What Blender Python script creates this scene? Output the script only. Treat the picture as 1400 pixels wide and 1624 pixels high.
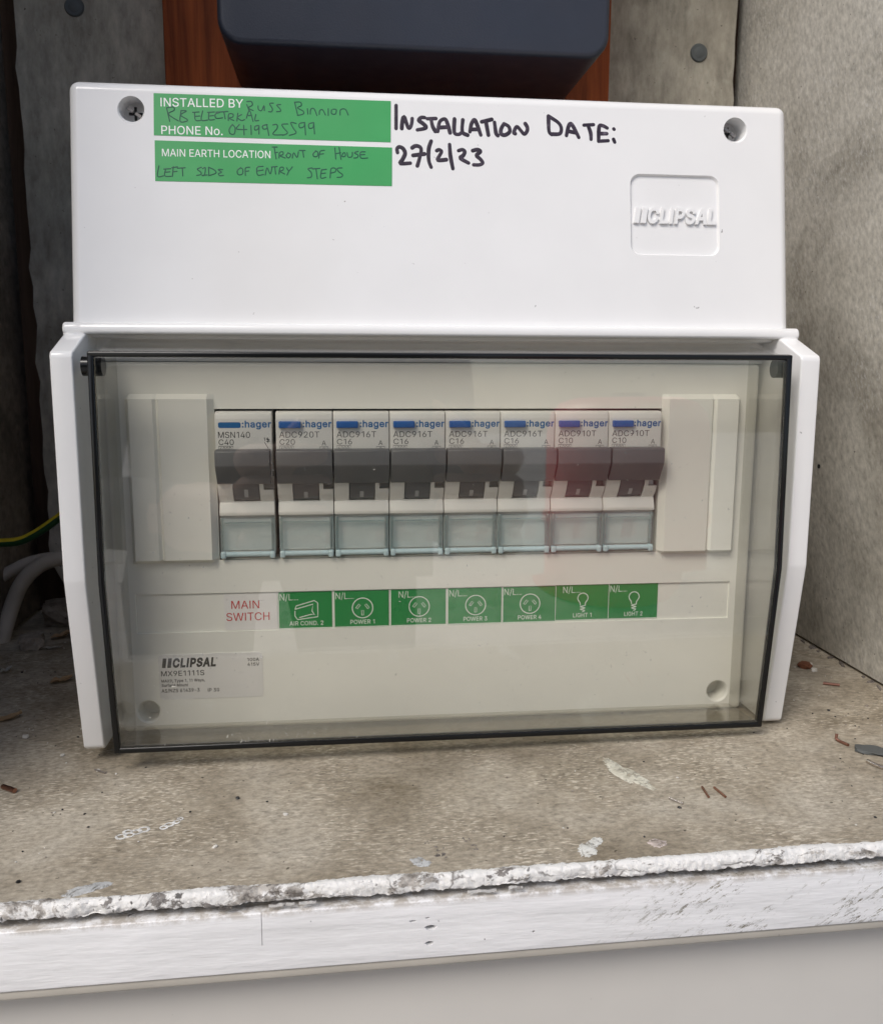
import bpy, bmesh, math, random
from mathutils import Vector, Matrix, noise

# ------------------------------------------------------------------ camera, sky, sun, exposure
scene = bpy.context.scene
for ob in list(bpy.data.objects):
    bpy.data.objects.remove(ob)
COL = scene.collection
MM = 0.001                                   # everything below is measured in millimetres

CAM_POS = (-32.05, -284.81, 35.41)
YAW, PITCH, ROLL = 6.29, 9.19, 0.22
cam_data = bpy.data.cameras.new('camera')
cam_data.sensor_fit = 'HORIZONTAL'
cam_data.sensor_width = 36.0
cam_data.lens = 36.0 * 1411.56 / 1400.0
cam_data.clip_start = 0.01
cam_data.clip_end = 200.0
cam = bpy.data.objects.new('camera', cam_data)
COL.objects.link(cam)
_y, _p, _r = (math.radians(v) for v in (YAW, PITCH, ROLL))
fwd = Vector((math.sin(_y) * math.cos(_p), math.cos(_y) * math.cos(_p), -math.sin(_p)))
rgt = fwd.cross(Vector((0, 0, 1))).normalized()
upv = rgt.cross(fwd)
r2 = math.cos(_r) * rgt + math.sin(_r) * upv
u2 = -math.sin(_r) * rgt + math.cos(_r) * upv
rot = Matrix((r2, u2, -fwd)).transposed()
cam.matrix_world = Matrix.Translation(Vector(CAM_POS) * MM) @ rot.to_4x4()
cam_data.dof.use_dof = True
cam_data.dof.focus_distance = 0.255
cam_data.dof.aperture_fstop = 60.0
scene.camera = cam

SUN_EL, SUN_AZ = 47.0, -40.0                 # azimuth measured from straight behind the camera, minus = from the left
world = bpy.data.worlds.new('World')
scene.world = world
world.use_nodes = True
wn = world.node_tree
sky = wn.nodes.new('ShaderNodeTexSky')
sky.sky_type = 'NISHITA'
sky.sun_disc = False
sky.sun_elevation = math.radians(SUN_EL)
sky.sun_rotation = math.radians(180.0 - SUN_AZ)
sky.air_density = 1.0
sky.dust_density = 2.6
sky.ozone_density = 1.0
bg = wn.nodes['Background']
wn.links.new(sky.outputs[0], bg.inputs[0])
bg.inputs[1].default_value = 0.09

sun_data = bpy.data.lights.new('sun', 'SUN')
sun_data.energy = 1.5
sun_data.angle = math.radians(26)
sun_data.color = (1.0, 0.965, 0.92)
sun = bpy.data.objects.new('sun', sun_data)
COL.objects.link(sun)
sd = Vector((math.sin(math.radians(SUN_AZ)) * math.cos(math.radians(SUN_EL)),
             -math.cos(math.radians(SUN_AZ)) * math.cos(math.radians(SUN_EL)),
             math.sin(math.radians(SUN_EL))))            # towards the sun
sun.rotation_euler = sd.to_track_quat('Z', 'Y').to_euler()

scene.view_settings.view_transform = 'Standard'
scene.view_settings.look = 'None'
scene.view_settings.gamma = 1.0
scene.view_settings.use_curve_mapping = False
scene.view_settings.exposure = 0.58
scene.cycles.max_bounces = 14
scene.cycles.transparent_max_bounces = 24
scene.cycles.caustics_reflective = False
scene.cycles.caustics_refractive = False

# ------------------------------------------------------------------ materials
def new_mat(name):
    m = bpy.data.materials.new(name)
    m.use_nodes = True
    nt = m.node_tree
    return m, nt, nt.nodes['Principled BSDF']


def _node(nt, kind, **kw):
    n = nt.nodes.new(kind)
    for k, v in kw.items():
        setattr(n, k, v)
    return n


def coords(nt, stretch=(1, 1, 1), rot=(0, 0, 0)):
    tc = _node(nt, 'ShaderNodeTexCoord')
    mp = _node(nt, 'ShaderNodeMapping')
    mp.inputs['Scale'].default_value = stretch
    src = tc.outputs['Object']
    if any(rot):
        mr = _node(nt, 'ShaderNodeMapping')
        mr.inputs['Rotation'].default_value = rot
        nt.links.new(src, mr.inputs[0])
        src = mr.outputs[0]
    nt.links.new(src, mp.inputs[0])
    return mp.outputs[0]


def tex_noise(nt, vec, scale, detail=4, rough=0.55, dist=0.0):
    n = _node(nt, 'ShaderNodeTexNoise')
    n.inputs['Scale'].default_value = scale
    n.inputs['Detail'].default_value = detail
    n.inputs['Roughness'].default_value = rough
    n.inputs['Distortion'].default_value = dist
    nt.links.new(vec, n.inputs['Vector'])
    return n.outputs[0]


def ramp(nt, fac, stops, interp='LINEAR'):
    r = _node(nt, 'ShaderNodeValToRGB')
    r.color_ramp.interpolation = interp
    el = r.color_ramp.elements
    while len(el) < len(stops):
        el.new(0.5)
    for e, (p, c) in zip(el, stops):
        e.position = p
        e.color = (*c, 1) if len(c) == 3 else c
    nt.links.new(fac, r.inputs[0])
    return r.outputs[0]


def grey(v):
    return (v, v, v)


def mix(nt, fac, a, b, mode='MIX'):
    n = _node(nt, 'ShaderNodeMix', data_type='RGBA', blend_type=mode)
    if isinstance(fac, (int, float)):
        n.inputs[0].default_value = fac
    else:
        nt.links.new(fac, n.inputs[0])
    for i, v in ((6, a), (7, b)):
        if isinstance(v, tuple):
            n.inputs[i].default_value = (*v, 1)
        else:
            nt.links.new(v, n.inputs[i])
    return n.outputs[2]


def math_node(nt, op, a, b=None):
    n = _node(nt, 'ShaderNodeMath', operation=op)
    for i, v in ((0, a), (1, b)):
        if v is None:
            continue
        if isinstance(v, (int, float)):
            n.inputs[i].default_value = v
        else:
            nt.links.new(v, n.inputs[i])
    return n.outputs[0]


def bump(nt, bsdf, height, strength, dist_mm, after=None):
    b = _node(nt, 'ShaderNodeBump')
    b.inputs['Strength'].default_value = strength
    b.inputs['Distance'].default_value = dist_mm * MM
    nt.links.new(height, b.inputs['Height'])
    if after is not None:
        nt.links.new(after, b.inputs['Normal'])
    nt.links.new(b.outputs[0], bsdf.inputs['Normal'])
    return b.outputs[0]


def plastic(name, col, rough, specks=0.0, wave=0.04, spec=0.5, var=0.04):
    m, nt, b = new_mat(name)
    v = coords(nt)
    big = tex_noise(nt, v, 35, 3)
    c = mix(nt, ramp(nt, big, [(0.3, grey(0)), (0.7, grey(1))]),
            tuple(x * (1 - var) for x in col), col)
    if specks:
        sp = tex_noise(nt, v, 420, 2, 0.6)
        c = mix(nt, ramp(nt, sp, [(0.752, grey(0)), (0.785, grey(specks))]), c, (0.16, 0.15, 0.14))
    nt.links.new(c, b.inputs['Base Color'])
    rr = tex_noise(nt, v, 90, 4)
    nt.links.new(ramp(nt, rr, [(0.3, grey(max(0.02, rough - 0.05))), (0.7, grey(rough + 0.06))]), b.inputs['Roughness'])
    b.inputs['Specular IOR Level'].default_value = spec
    if wave:
        bump(nt, b, tex_noise(nt, v, 60, 2), wave, 0.6)
    return m


def flat_mat(name, col, rough=0.5, spec=0.4):
    m, nt, b = new_mat(name)
    n = tex_noise(nt, coords(nt), 300, 3)
    c = mix(nt, n, tuple(x * 0.9 for x in col), tuple(min(1, x * 1.08) for x in col))
    nt.links.new(c, b.inputs['Base Color'])
    b.inputs['Roughness'].default_value = rough
    b.inputs['Specular IOR Level'].default_value = spec
    return m


def see_through(name, tint, rough=0.02, base_f=0.04, haze=0.0, haze_col=(0.6, 0.62, 0.62)):
    """thin clear plastic: lets tinted light straight through, mirrors by Schlick's law, with a trace of surface dust"""
    m, nt, b = new_mat(name)
    nt.nodes.remove(b)
    out = nt.nodes['Material Output']
    tr = _node(nt, 'ShaderNodeBsdfTransparent')
    tr.inputs[0].default_value = (*tint, 1)
    gl = _node(nt, 'ShaderNodeBsdfGlossy')
    gl.inputs['Roughness'].default_value = rough
    gl.inputs['Color'].default_value = (1, 1, 1, 1)
    lw = _node(nt, 'ShaderNodeLayerWeight')
    lw.inputs[0].default_value = 0.5
    f = math_node(nt, 'POWER', lw.outputs['Facing'], 5.0)
    f = math_node(nt, 'MULTIPLY', f, 1 - base_f)
    f = math_node(nt, 'ADD', f, base_f)
    ms = _node(nt, 'ShaderNodeMixShader')
    nt.links.new(f, ms.inputs[0])
    nt.links.new(tr.outputs[0], ms.inputs[1])
    nt.links.new(gl.outputs[0], ms.inputs[2])
    last = ms.outputs[0]
    if haze:
        v = coords(nt)
        df = _node(nt, 'ShaderNodeBsdfDiffuse')
        df.inputs[0].default_value = (*haze_col, 1)
        smear = ramp(nt, tex_noise(nt, v, 45, 5, 0.65, 0.6), [(0.45, grey(haze * 0.35)), (0.75, grey(haze))])
        dust = ramp(nt, tex_noise(nt, v, 700, 2), [(0.71, grey(0)), (0.78, grey(0.35))])
        where = ramp(nt, tex_noise(nt, v, 25, 2), [(0.5, grey(0)), (0.62, grey(1))])
        amount = mix(nt, 1.0, smear, mix(nt, 1.0, dust, where, 'MULTIPLY'), 'ADD')
        ms2 = _node(nt, 'ShaderNodeMixShader')
        nt.links.new(amount, ms2.inputs[0])
        nt.links.new(last, ms2.inputs[1])
        nt.links.new(df.outputs[0], ms2.inputs[2])
        last = ms2.outputs[0]
    nt.links.new(last, out.inputs['Surface'])
    return m


def cement(name, dark, mid, light, blotch=22, fine=300, stretch=(1, 1, 1), rot=(0, 0, 0), bump_mm=0.35, stain=0.6, pale=0.35, grain=0.75):
    m, nt, b = new_mat(name)
    v = coords(nt)
    vs = coords(nt, stretch, rot)
    big = tex_noise(nt, v, blotch, 6, 0.6, 0.4)
    c = ramp(nt, big, [(0.30, dark), (0.5, mid), (0.72, light)])
    fn = tex_noise(nt, vs, fine, 6, 0.72)
    c = mix(nt, grain, c, ramp(nt, fn, [(0.28, grey(0.42)), (0.5, grey(1.0)), (0.72, grey(1.55))]), 'MULTIPLY')
    fl = tex_noise(nt, coords(nt, (stretch[0] * 0.6, stretch[1] * 1.4, stretch[2]), rot), fine * 1.7, 3, 0.6)
    patch = ramp(nt, tex_noise(nt, v, blotch * 1.3, 4, 0.6), [(0.42, grey(0.1)), (0.62, grey(1))])
    fl = mix(nt, 1.0, ramp(nt, fl, [(0.52, grey(0)), (0.68, grey(pale))]), patch, 'MULTIPLY')
    c = mix(nt, fl, c, tuple(min(0.8, x * 1.7) for x in light))
    st = ramp(nt, tex_noise(nt, v, blotch * 0.55, 5, 0.62, 0.8), [(0.52, grey(0)), (0.68, grey(stain))])
    c = mix(nt, st, c, tuple(x * 0.6 for x in dark))
    sp = ramp(nt, tex_noise(nt, v, 520, 2, 0.5), [(0.73, grey(0)), (0.77, grey(0.8))])
    c = mix(nt, sp, c, tuple(x * 0.25 for x in dark))
    nt.links.new(c, b.inputs['Base Color'])
    b.inputs['Roughness'].default_value = 0.9
    b.inputs['Specular IOR Level'].default_value = 0.2
    h = mix(nt, 0.5, fn, tex_noise(nt, v, 120, 5, 0.6))
    bump(nt, b, h, 0.55, bump_mm)
    return m


def wood(name, a, bcol, scale=60, rough=0.5):
    m, nt, b = new_mat(name)
    v = coords(nt, (1, 1, 0.06))
    g = tex_noise(nt, v, scale * 3, 6, 0.65, 0.5)
    g2 = tex_noise(nt, coords(nt, (1, 1, 0.25)), scale * 0.5, 3, 0.5)
    c = ramp(nt, g, [(0.32, a), (0.66, bcol)])
    c = mix(nt, 0.7, c, ramp(nt, g2, [(0.35, grey(0.5)), (0.65, grey(1.25))]), 'MULTIPLY')
    nt.links.new(c, b.inputs['Base Color'])
    b.inputs['Roughness'].default_value = rough
    b.inputs['Specular IOR Level'].default_value = 0.2
    bump(nt, b, g, 0.3, 0.3)
    return m


M = {}
M['white'] = plastic('gloss_white_plastic', (0.82, 0.82, 0.818), 0.16, specks=0.75, wave=0.02)
M['panel'] = plastic('pale_grey_plastic', (0.83, 0.825, 0.77), 0.36, specks=0.3, wave=0.03)
M['breaker'] = plastic('breaker_body_plastic', (0.76, 0.75, 0.71), 0.42, wave=0.0)
M['toggle'] = plastic('dark_grey_toggle_plastic', (0.135, 0.135, 0.14), 0.42, wave=0.0, var=0.1)
M['toggle_mark'] = flat_mat('toggle_mark_grey', (0.42, 0.42, 0.42), 0.5)
M['button'] = plastic('blue_button_plastic', (0.03, 0.13, 0.42), 0.28, wave=0.0)
M['blue_ink'] = flat_mat('blue_print', (0.015, 0.135, 0.36), 0.45)
M['grey_ink'] = flat_mat('grey_print', (0.10, 0.10, 0.105), 0.5)
M['black_ink'] = flat_mat('black_print', (0.015, 0.015, 0.016), 0.45)
M['dark'] = flat_mat('dark_gap', (0.012, 0.012, 0.013), 0.7)  # near-black standing for the shade in gaps, slots and recesses
M['green'] = plastic('green_vinyl', (0.055, 0.365, 0.11), 0.33, wave=0.02, var=0.10)
M['green_label'] = plastic('dark_green_vinyl', (0.035, 0.275, 0.075), 0.3, wave=0.02, var=0.10)
M['white_ink'] = flat_mat('white_print', (0.86, 0.88, 0.86), 0.45)
M['pale_ink'] = flat_mat('pale_print', (0.72, 0.78, 0.70), 0.45)
M['red_ink'] = flat_mat('red_print', (0.55, 0.035, 0.03), 0.45)
M['label_white'] = plastic('white_vinyl', (0.80, 0.785, 0.77), 0.32, wave=0.02)
M['clear_sticker'] = plastic('silver_grey_vinyl', (0.76, 0.75, 0.735), 0.3, wave=0.02)
M['paper'] = plastic('label_paper', (0.70, 0.72, 0.70), 0.6, wave=0.0)
M['smoked'] = see_through('smoked_polycarbonate', (0.955, 0.952, 0.93), 0.012, 0.055, haze=0.008)
M['smoked_side'] = see_through('smoked_polycarbonate_wall', (0.86, 0.855, 0.835), 0.02, 0.05)
M['smoked_rim'] = plastic('smoked_polycarbonate_thick_edge', (0.009, 0.0095, 0.010), 0.12, wave=0.05, spec=0.3)
M['clear_window'] = see_through('clear_label_window', (0.955, 0.975, 0.975), 0.03, 0.05)
M['clear_edge'] = see_through('clear_window_frame', (0.86, 0.925, 0.94), 0.05, 0.16)
M['hinge'] = plastic('pale_cyan_clear_plastic', (0.50, 0.64, 0.68), 0.12, wave=0.0)
M['meter'] = plastic('charcoal_meter_plastic', (0.026, 0.032, 0.050), 0.42, wave=0.0, var=0.15)
nt = M['meter'].node_tree
bump(nt, nt.nodes['Principled BSDF'], tex_noise(nt, coords(nt), 1500, 2), 0.6, 0.12)
M['steel'] = flat_mat('zinc_screw', (0.30, 0.27, 0.25), 0.32)
M['steel'].node_tree.nodes['Principled BSDF'].inputs['Metallic'].default_value = 0.55
M['nail'] = flat_mat('weathered_nail', (0.095, 0.105, 0.105), 0.6)
M['copper'] = flat_mat('copper_strand', (0.42, 0.22, 0.165), 0.3)
M['copper'].node_tree.nodes['Principled BSDF'].inputs['Metallic'].default_value = 1.0
M['tinned'] = flat_mat('tinned_wire', (0.72, 0.66, 0.62), 0.25)
M['tinned'].node_tree.nodes['Principled BSDF'].inputs['Metallic'].default_value = 1.0
M['rust'] = flat_mat('rust_brown_chip', (0.16, 0.06, 0.03), 0.8)
M['chip'] = flat_mat('wood_chip', (0.58, 0.42, 0.25), 0.8)
M['pale_chip'] = flat_mat('pale_flake', (0.62, 0.60, 0.55), 0.8)
M['slate'] = flat_mat('slate_flake', (0.095, 0.10, 0.097), 0.75)
M['wire_yellow'] = plastic('yellow_insulation', (0.72, 0.55, 0.03), 0.4, wave=0.0)
M['wire_green'] = plastic('green_insulation', (0.01, 0.07, 0.02), 0.4, wave=0.0)
M['cable'] = plastic('dusty_grey_cable', (0.62, 0.57, 0.50), 0.6, wave=0.3, var=0.3)
M['shelf'] = cement('worn_cement_shelf', (0.195, 0.162, 0.114), (0.335, 0.293, 0.228), (0.445, 0.405, 0.335),
                    blotch=24, fine=640, stretch=(0.7, 1.0, 1), bump_mm=0.28, stain=0.4, pale=0.8)
M['right_wall'] = cement('stained_cement_sheet', (0.30, 0.282, 0.24), (0.51, 0.49, 0.435), (0.62, 0.60, 0.545),
                         blotch=13, fine=420, stretch=(1, 1, 0.6), rot=(0.5, 0, 0), bump_mm=0.3, stain=0.4, pale=0.5, grain=0.65)
M['back_wall'] = cement('aged_cement_sheet', (0.255, 0.23, 0.185), (0.40, 0.37, 0.305), (0.50, 0.465, 0.40),
                        blotch=16, fine=200, stretch=(1, 1, 0.35), bump_mm=0.2, stain=0.35, pale=0.2, grain=0.6)
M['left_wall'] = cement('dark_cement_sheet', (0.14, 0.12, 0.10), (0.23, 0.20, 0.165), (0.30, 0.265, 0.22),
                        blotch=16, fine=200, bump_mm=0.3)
M['timber'] = wood('red_brown_hardwood', (0.15, 0.03, 0.008), (0.42, 0.10, 0.025))
M['old_timber'] = wood('old_brown_timber', (0.05, 0.03, 0.02), (0.11, 0.07, 0.045), rough=0.8)


def ink_material():
    m, nt, b = new_mat('purple_black_marker')
    n = tex_noise(nt, coords(nt), 420, 3)
    c = ramp(nt, n, [(0.35, (0.016, 0.008, 0.018)), (0.62, (0.042, 0.028, 0.045)), (0.75, (0.14, 0.12, 0.15))])
    nt.links.new(c, b.inputs['Base Color'])
    b.inputs['Roughness'].default_value = 0.4
    return m


M['marker'] = ink_material()
M['pen'] = flat_mat('dark_green_pen', (0.008, 0.085, 0.05), 0.45)


def paint_edge():
    """thick old white paint over chipped cement"""
    m, nt, b = new_mat('flaking_white_paint')
    v = coords(nt)
    n = tex_noise(nt, coords(nt, (0.5, 1, 1)), 95, 7, 0.7, 0.5)
    bare = ramp(nt, tex_noise(nt, coords(nt, (0.5, 1, 1)), 110, 7, 0.72, 0.4), [(0.545, grey(0)), (0.585, grey(1))])
    c = mix(nt, bare, mix(nt, n, (0.70, 0.69, 0.66), (0.84, 0.835, 0.82)),
            ramp(nt, tex_noise(nt, v, 260, 5, 0.7), [(0.35, (0.13, 0.115, 0.10)), (0.6, (0.50, 0.47, 0.43))]))
    sp = ramp(nt, tex_noise(nt, v, 260, 3, 0.6, 0.6), [(0.66, grey(0)), (0.71, grey(0.9))])
    c = mix(nt, sp, c, (0.035, 0.03, 0.028))
    pit = ramp(nt, tex_noise(nt, coords(nt, (0.45, 1, 1)), 150, 6, 0.75, 0.7), [(0.575, grey(0)), (0.61, grey(0.85))])
    c = mix(nt, pit, c, (0.10, 0.085, 0.075))
    vo = _node(nt, 'ShaderNodeTexVoronoi', feature='DISTANCE_TO_EDGE')
    vo.inputs['Scale'].default_value = 130
    wv = _node(nt, 'ShaderNodeVectorMath', operation='ADD')
    nt.links.new(coords(nt, (0.55, 1, 1)), wv.inputs[0])
    nn = _node(nt, 'ShaderNodeTexNoise')
    nn.inputs['Scale'].default_value = 240
    sc = _node(nt, 'ShaderNodeVectorMath', operation='SCALE')
    sc.inputs['Scale'].default_value = 0.004
    nt.links.new(v, nn.inputs['Vector'])
    nt.links.new(nn.outputs[1], sc.inputs[0])
    nt.links.new(sc.outputs[0], wv.inputs[1])
    nt.links.new(wv.outputs[0], vo.inputs['Vector'])
    crack = ramp(nt, vo.outputs['Distance'], [(0.0, grey(0.85)), (0.035, grey(0))])
    some = ramp(nt, tex_noise(nt, v, 55, 3), [(0.46, grey(0)), (0.56, grey(1))])
    c = mix(nt, mix(nt, 1.0, crack, some, 'MULTIPLY'), c, (0.09, 0.075, 0.065))
    nt.links.new(c, b.inputs['Base Color'])
    b.inputs['Roughness'].default_value = 0.62
    bump(nt, b, mix(nt, 0.5, n, tex_noise(nt, v, 380, 5, 0.7)), 1.0, 1.1)
    return m


def paint_board():
    """gloss white brushed paint with knocks, dirt along the top edge and dark scuffs at one end"""
    m, nt, b = new_mat('scuffed_white_paint')
    tc = _node(nt, 'ShaderNodeTexCoord')
    sep = _node(nt, 'ShaderNodeSeparateXYZ')
    nt.links.new(tc.outputs['Object'], sep.inputs[0])
    v = coords(nt)
    brush = tex_noise(nt, coords(nt, (0.12, 1, 1)), 220, 4, 0.6)
    lumps = tex_noise(nt, coords(nt, (0.5, 1, 1)), 85, 4, 0.55)
    c = mix(nt, ramp(nt, lumps, [(0.3, grey(0)), (0.7, grey(1))]), (0.775, 0.775, 0.775), (0.83, 0.83, 0.835))
    # brown grime creeping down from the open joint above
    top = _node(nt, 'ShaderNodeMapRange')
    top.inputs[1].default_value, top.inputs[2].default_value = -7.2 * MM, -4.6 * MM
    zrel = math_node(nt, 'SUBTRACT', math_node(nt, 'ADD', sep.outputs[2], -6.1 * MM), math_node(nt, 'MULTIPLY', sep.outputs[0], 0.015))
    nt.links.new(zrel, top.inputs[0])
    grime = math_node(nt, 'MULTIPLY', top.outputs[0], ramp(nt, tex_noise(nt, v, 260, 6, 0.75), [(0.40, grey(0)), (0.56, grey(1))]))
    c = mix(nt, grime, c, (0.30, 0.25, 0.185))
    # oblique dark scuffs towards the right end
    side = _node(nt, 'ShaderNodeMapRange')
    side.inputs[1].default_value, side.inputs[2].default_value = 22 * MM, 55 * MM
    nt.links.new(sep.outputs[0], side.inputs[0])
    where = ramp(nt, tex_noise(nt, coords(nt, (0.6, 1, 1.0), (0, 0.45, 0)), 85, 5, 0.7), [(0.44, grey(0)), (0.55, grey(1))])
    scr = tex_noise(nt, coords(nt, (0.24, 1, 1), (0, 0.55, 0)), 1000, 6, 0.85)
    scr = ramp(nt, scr, [(0.545, grey(0)), (0.59, grey(1.0))])
    mask = math_node(nt, 'MULTIPLY', math_node(nt, 'MULTIPLY', side.outputs[0], where), scr)
    c = mix(nt, mask, c, mix(nt, tex_noise(nt, v, 120, 2), (0.045, 0.042, 0.04), (0.30, 0.27, 0.17)))
    sp = ramp(nt, tex_noise(nt, v, 330, 2, 0.6), [(0.745, grey(0)), (0.78, grey(0.9))])
    c = mix(nt, sp, c, (0.09, 0.085, 0.08))
    nt.links.new(c, b.inputs['Base Color'])
    b.inputs['Roughness'].default_value = 0.33
    h = mix(nt, 0.45, lumps, brush)
    bump(nt, b, h, 0.9, 1.3)
    return m


M['edge_paint'] = paint_edge()
M['board_paint'] = paint_board()
M['lower_paint'] = plastic('dull_cream_paint', (0.60, 0.58, 0.54), 0.5, specks=0.15, wave=0.1)
M['caulk'] = plastic('dirty_caulk', (0.47, 0.44, 0.385), 0.7, specks=0.9, wave=0.5, var=0.2)

# ------------------------------------------------------------------ mesh helpers (millimetres in, metres out)
ORIGIN = {}


def thing(name, loc, label, cat, group=None):
    o = bpy.data.objects.new(name, None)
    o.empty_display_size = 0.01
    COL.objects.link(o)
    o.location = Vector(loc) * MM
    ORIGIN[o] = Vector(loc)
    tag(o, label, cat, group)
    return o


def tag(o, label=None, cat=None, group=None, kind=None):
    for k, v in (('label', label), ('category', cat), ('group', group), ('kind', kind)):
        if v:
            o[k] = v


def link(name, bm, mats, parent=None, origin=None, smooth=True, angle=32, weighted=False):
    """BM is in millimetres in the place's own axes; the object sits at its parent's origin"""
    org = ORIGIN[parent] if parent is not None else Vector(origin or (0, 0, 0))
    bmesh.ops.recalc_face_normals(bm, faces=bm.faces)
    bm.transform(Matrix.Scale(MM, 4) @ Matrix.Translation(-org))
    return _finish(name, bm, mats, parent, org, smooth, angle, weighted)


def link_raw(name, bm, mats, parent=None, origin=None, smooth=False, angle=32):
    org = ORIGIN[parent] if parent is not None else Vector(origin or (0, 0, 0))
    bm.transform(Matrix.Scale(MM, 4) @ Matrix.Translation(-org))
    return _finish(name, bm, mats, parent, org, smooth, angle, False)


def _finish(name, bm, mats, parent, org, smooth, angle, weighted):
    me = bpy.data.meshes.new(name)
    bm.to_mesh(me)
    bm.free()
    for m in (mats if isinstance(mats, (list, tuple)) else [mats]):
        me.materials.append(m if not isinstance(m, str) else M[m])
    if smooth:
        me.shade_smooth()
        me.set_sharp_from_angle(angle=math.radians(angle))
    o = bpy.data.objects.new(name, me)
    COL.objects.link(o)
    if parent is not None:
        o.parent = parent
    else:
        o.location = org * MM
    ORIGIN[o] = org
    if weighted:
        w = o.modifiers.new('weighted', 'WEIGHTED_NORMAL')
        w.keep_sharp = True
    return o


def bevel_all(bm, geom_faces, r, seg):
    edges = list({e for f in geom_faces for e in f.edges})
    bmesh.ops.bevel(bm, geom=edges, offset=r, segments=seg, affect='EDGES', profile=0.5, clamp_overlap=True)


def box(bm, x0, x1, y0, y1, z0, z1, bev=0.0, seg=3, mat=0):
    sub = bmesh.new()
    vs = [sub.verts.new(p) for p in ((x0, y0, z0), (x1, y0, z0), (x1, y1, z0), (x0, y1, z0),
                                     (x0, y0, z1), (x1, y0, z1), (x1, y1, z1), (x0, y1, z1))]
    for f in ((0, 3, 2, 1), (4, 5, 6, 7), (0, 1, 5, 4), (1, 2, 6, 5), (2, 3, 7, 6), (3, 0, 4, 7)):
        sub.faces.new([vs[i] for i in f])
    if bev:
        bevel_all(sub, sub.faces, bev, seg)
    merge(bm, sub, mat)


def merge(bm, sub, mat=None):
    if mat is not None:
        for f in sub.faces:
            f.material_index = mat
    bmesh.ops.recalc_face_normals(sub, faces=sub.faces)
    tmp = bpy.data.meshes.new('tmp')
    sub.to_mesh(tmp)
    sub.free()
    bm.from_mesh(tmp)
    bpy.data.meshes.remove(tmp)


def prism_x(bm, prof, x0, x1, bev=0.0, seg=3, mat=0):
    """PROF: (y, z) outline, extruded along x"""
    sub = bmesh.new()
    a = [sub.verts.new((x0, p[0], p[1])) for p in prof]
    b = [sub.verts.new((x1, p[0], p[1])) for p in prof]
    n = len(prof)
    sub.faces.new(a)
    sub.faces.new(b[::-1])
    for i in range(n):
        sub.faces.new((a[i], b[i], b[(i + 1) % n], a[(i + 1) % n]))
    bmesh.ops.recalc_face_normals(sub, faces=sub.faces)
    if bev:
        bevel_all(sub, sub.faces, bev, seg)
    merge(bm, sub, mat)


def prism_y(bm, outline, y0, y1, bev=0.0, seg=2, mat=0):
    """OUTLINE: (x, z), extruded along y"""
    sub = bmesh.new()
    a = [sub.verts.new((p[0], y0, p[1])) for p in outline]
    b = [sub.verts.new((p[0], y1, p[1])) for p in outline]
    n = len(outline)
    sub.faces.new(a)
    sub.faces.new(b[::-1])
    for i in range(n):
        sub.faces.new((a[i], b[i], b[(i + 1) % n], a[(i + 1) % n]))
    if bev:
        bmesh.ops.recalc_face_normals(sub, faces=sub.faces)
        bevel_all(sub, sub.faces, bev, seg)
    merge(bm, sub, mat)


def round_rect(x0, x1, z0, z1, r, n=6):
    pts = []
    for cx, cz, a0 in ((x1 - r, z1 - r, 0), (x0 + r, z1 - r, 90), (x0 + r, z0 + r, 180), (x1 - r, z0 + r, 270)):
        for i in range(n + 1):
            a = math.radians(a0 + 90 * i / n)
            pts.append((cx + r * math.cos(a), cz + r * math.sin(a)))
    return pts


def cyl(bm, p0, p1, r0, r1=None, n=24, mat=0):
    r1 = r0 if r1 is None else r1
    p0, p1 = Vector(p0), Vector(p1)
    q = (p1 - p0).to_track_quat('Z', 'Y')
    sub = bmesh.new()
    rings = []
    for p, r in ((p0, r0), (p1, r1)):
        rings.append([sub.verts.new(p + q @ Vector((r * math.cos(2 * math.pi * i / n), r * math.sin(2 * math.pi * i / n), 0))) for i in range(n)])
    for i in range(n):
        sub.faces.new((rings[0][i], rings[0][(i + 1) % n], rings[1][(i + 1) % n], rings[1][i]))
    sub.faces.new(rings[0][::-1])
    sub.faces.new(rings[1])
    merge(bm, sub, mat)


def smooth_line(pts, n=6):
    pts = [Vector(p) for p in pts]
    if len(pts) < 3:
        return pts
    out = []
    for i in range(len(pts) - 1):
        p0 = pts[max(i - 1, 0)]
        p1, p2 = pts[i], pts[i + 1]
        p3 = pts[min(i + 2, len(pts) - 1)]
        for k in range(n):
            t = k / n
            out.append(0.5 * ((2 * p1) + (-p0 + p2) * t + (2 * p0 - 5 * p1 + 4 * p2 - p3) * t * t + (-p0 + 3 * p1 - 3 * p2 + p3) * t ** 3))
    out.append(pts[-1])
    return out


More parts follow.
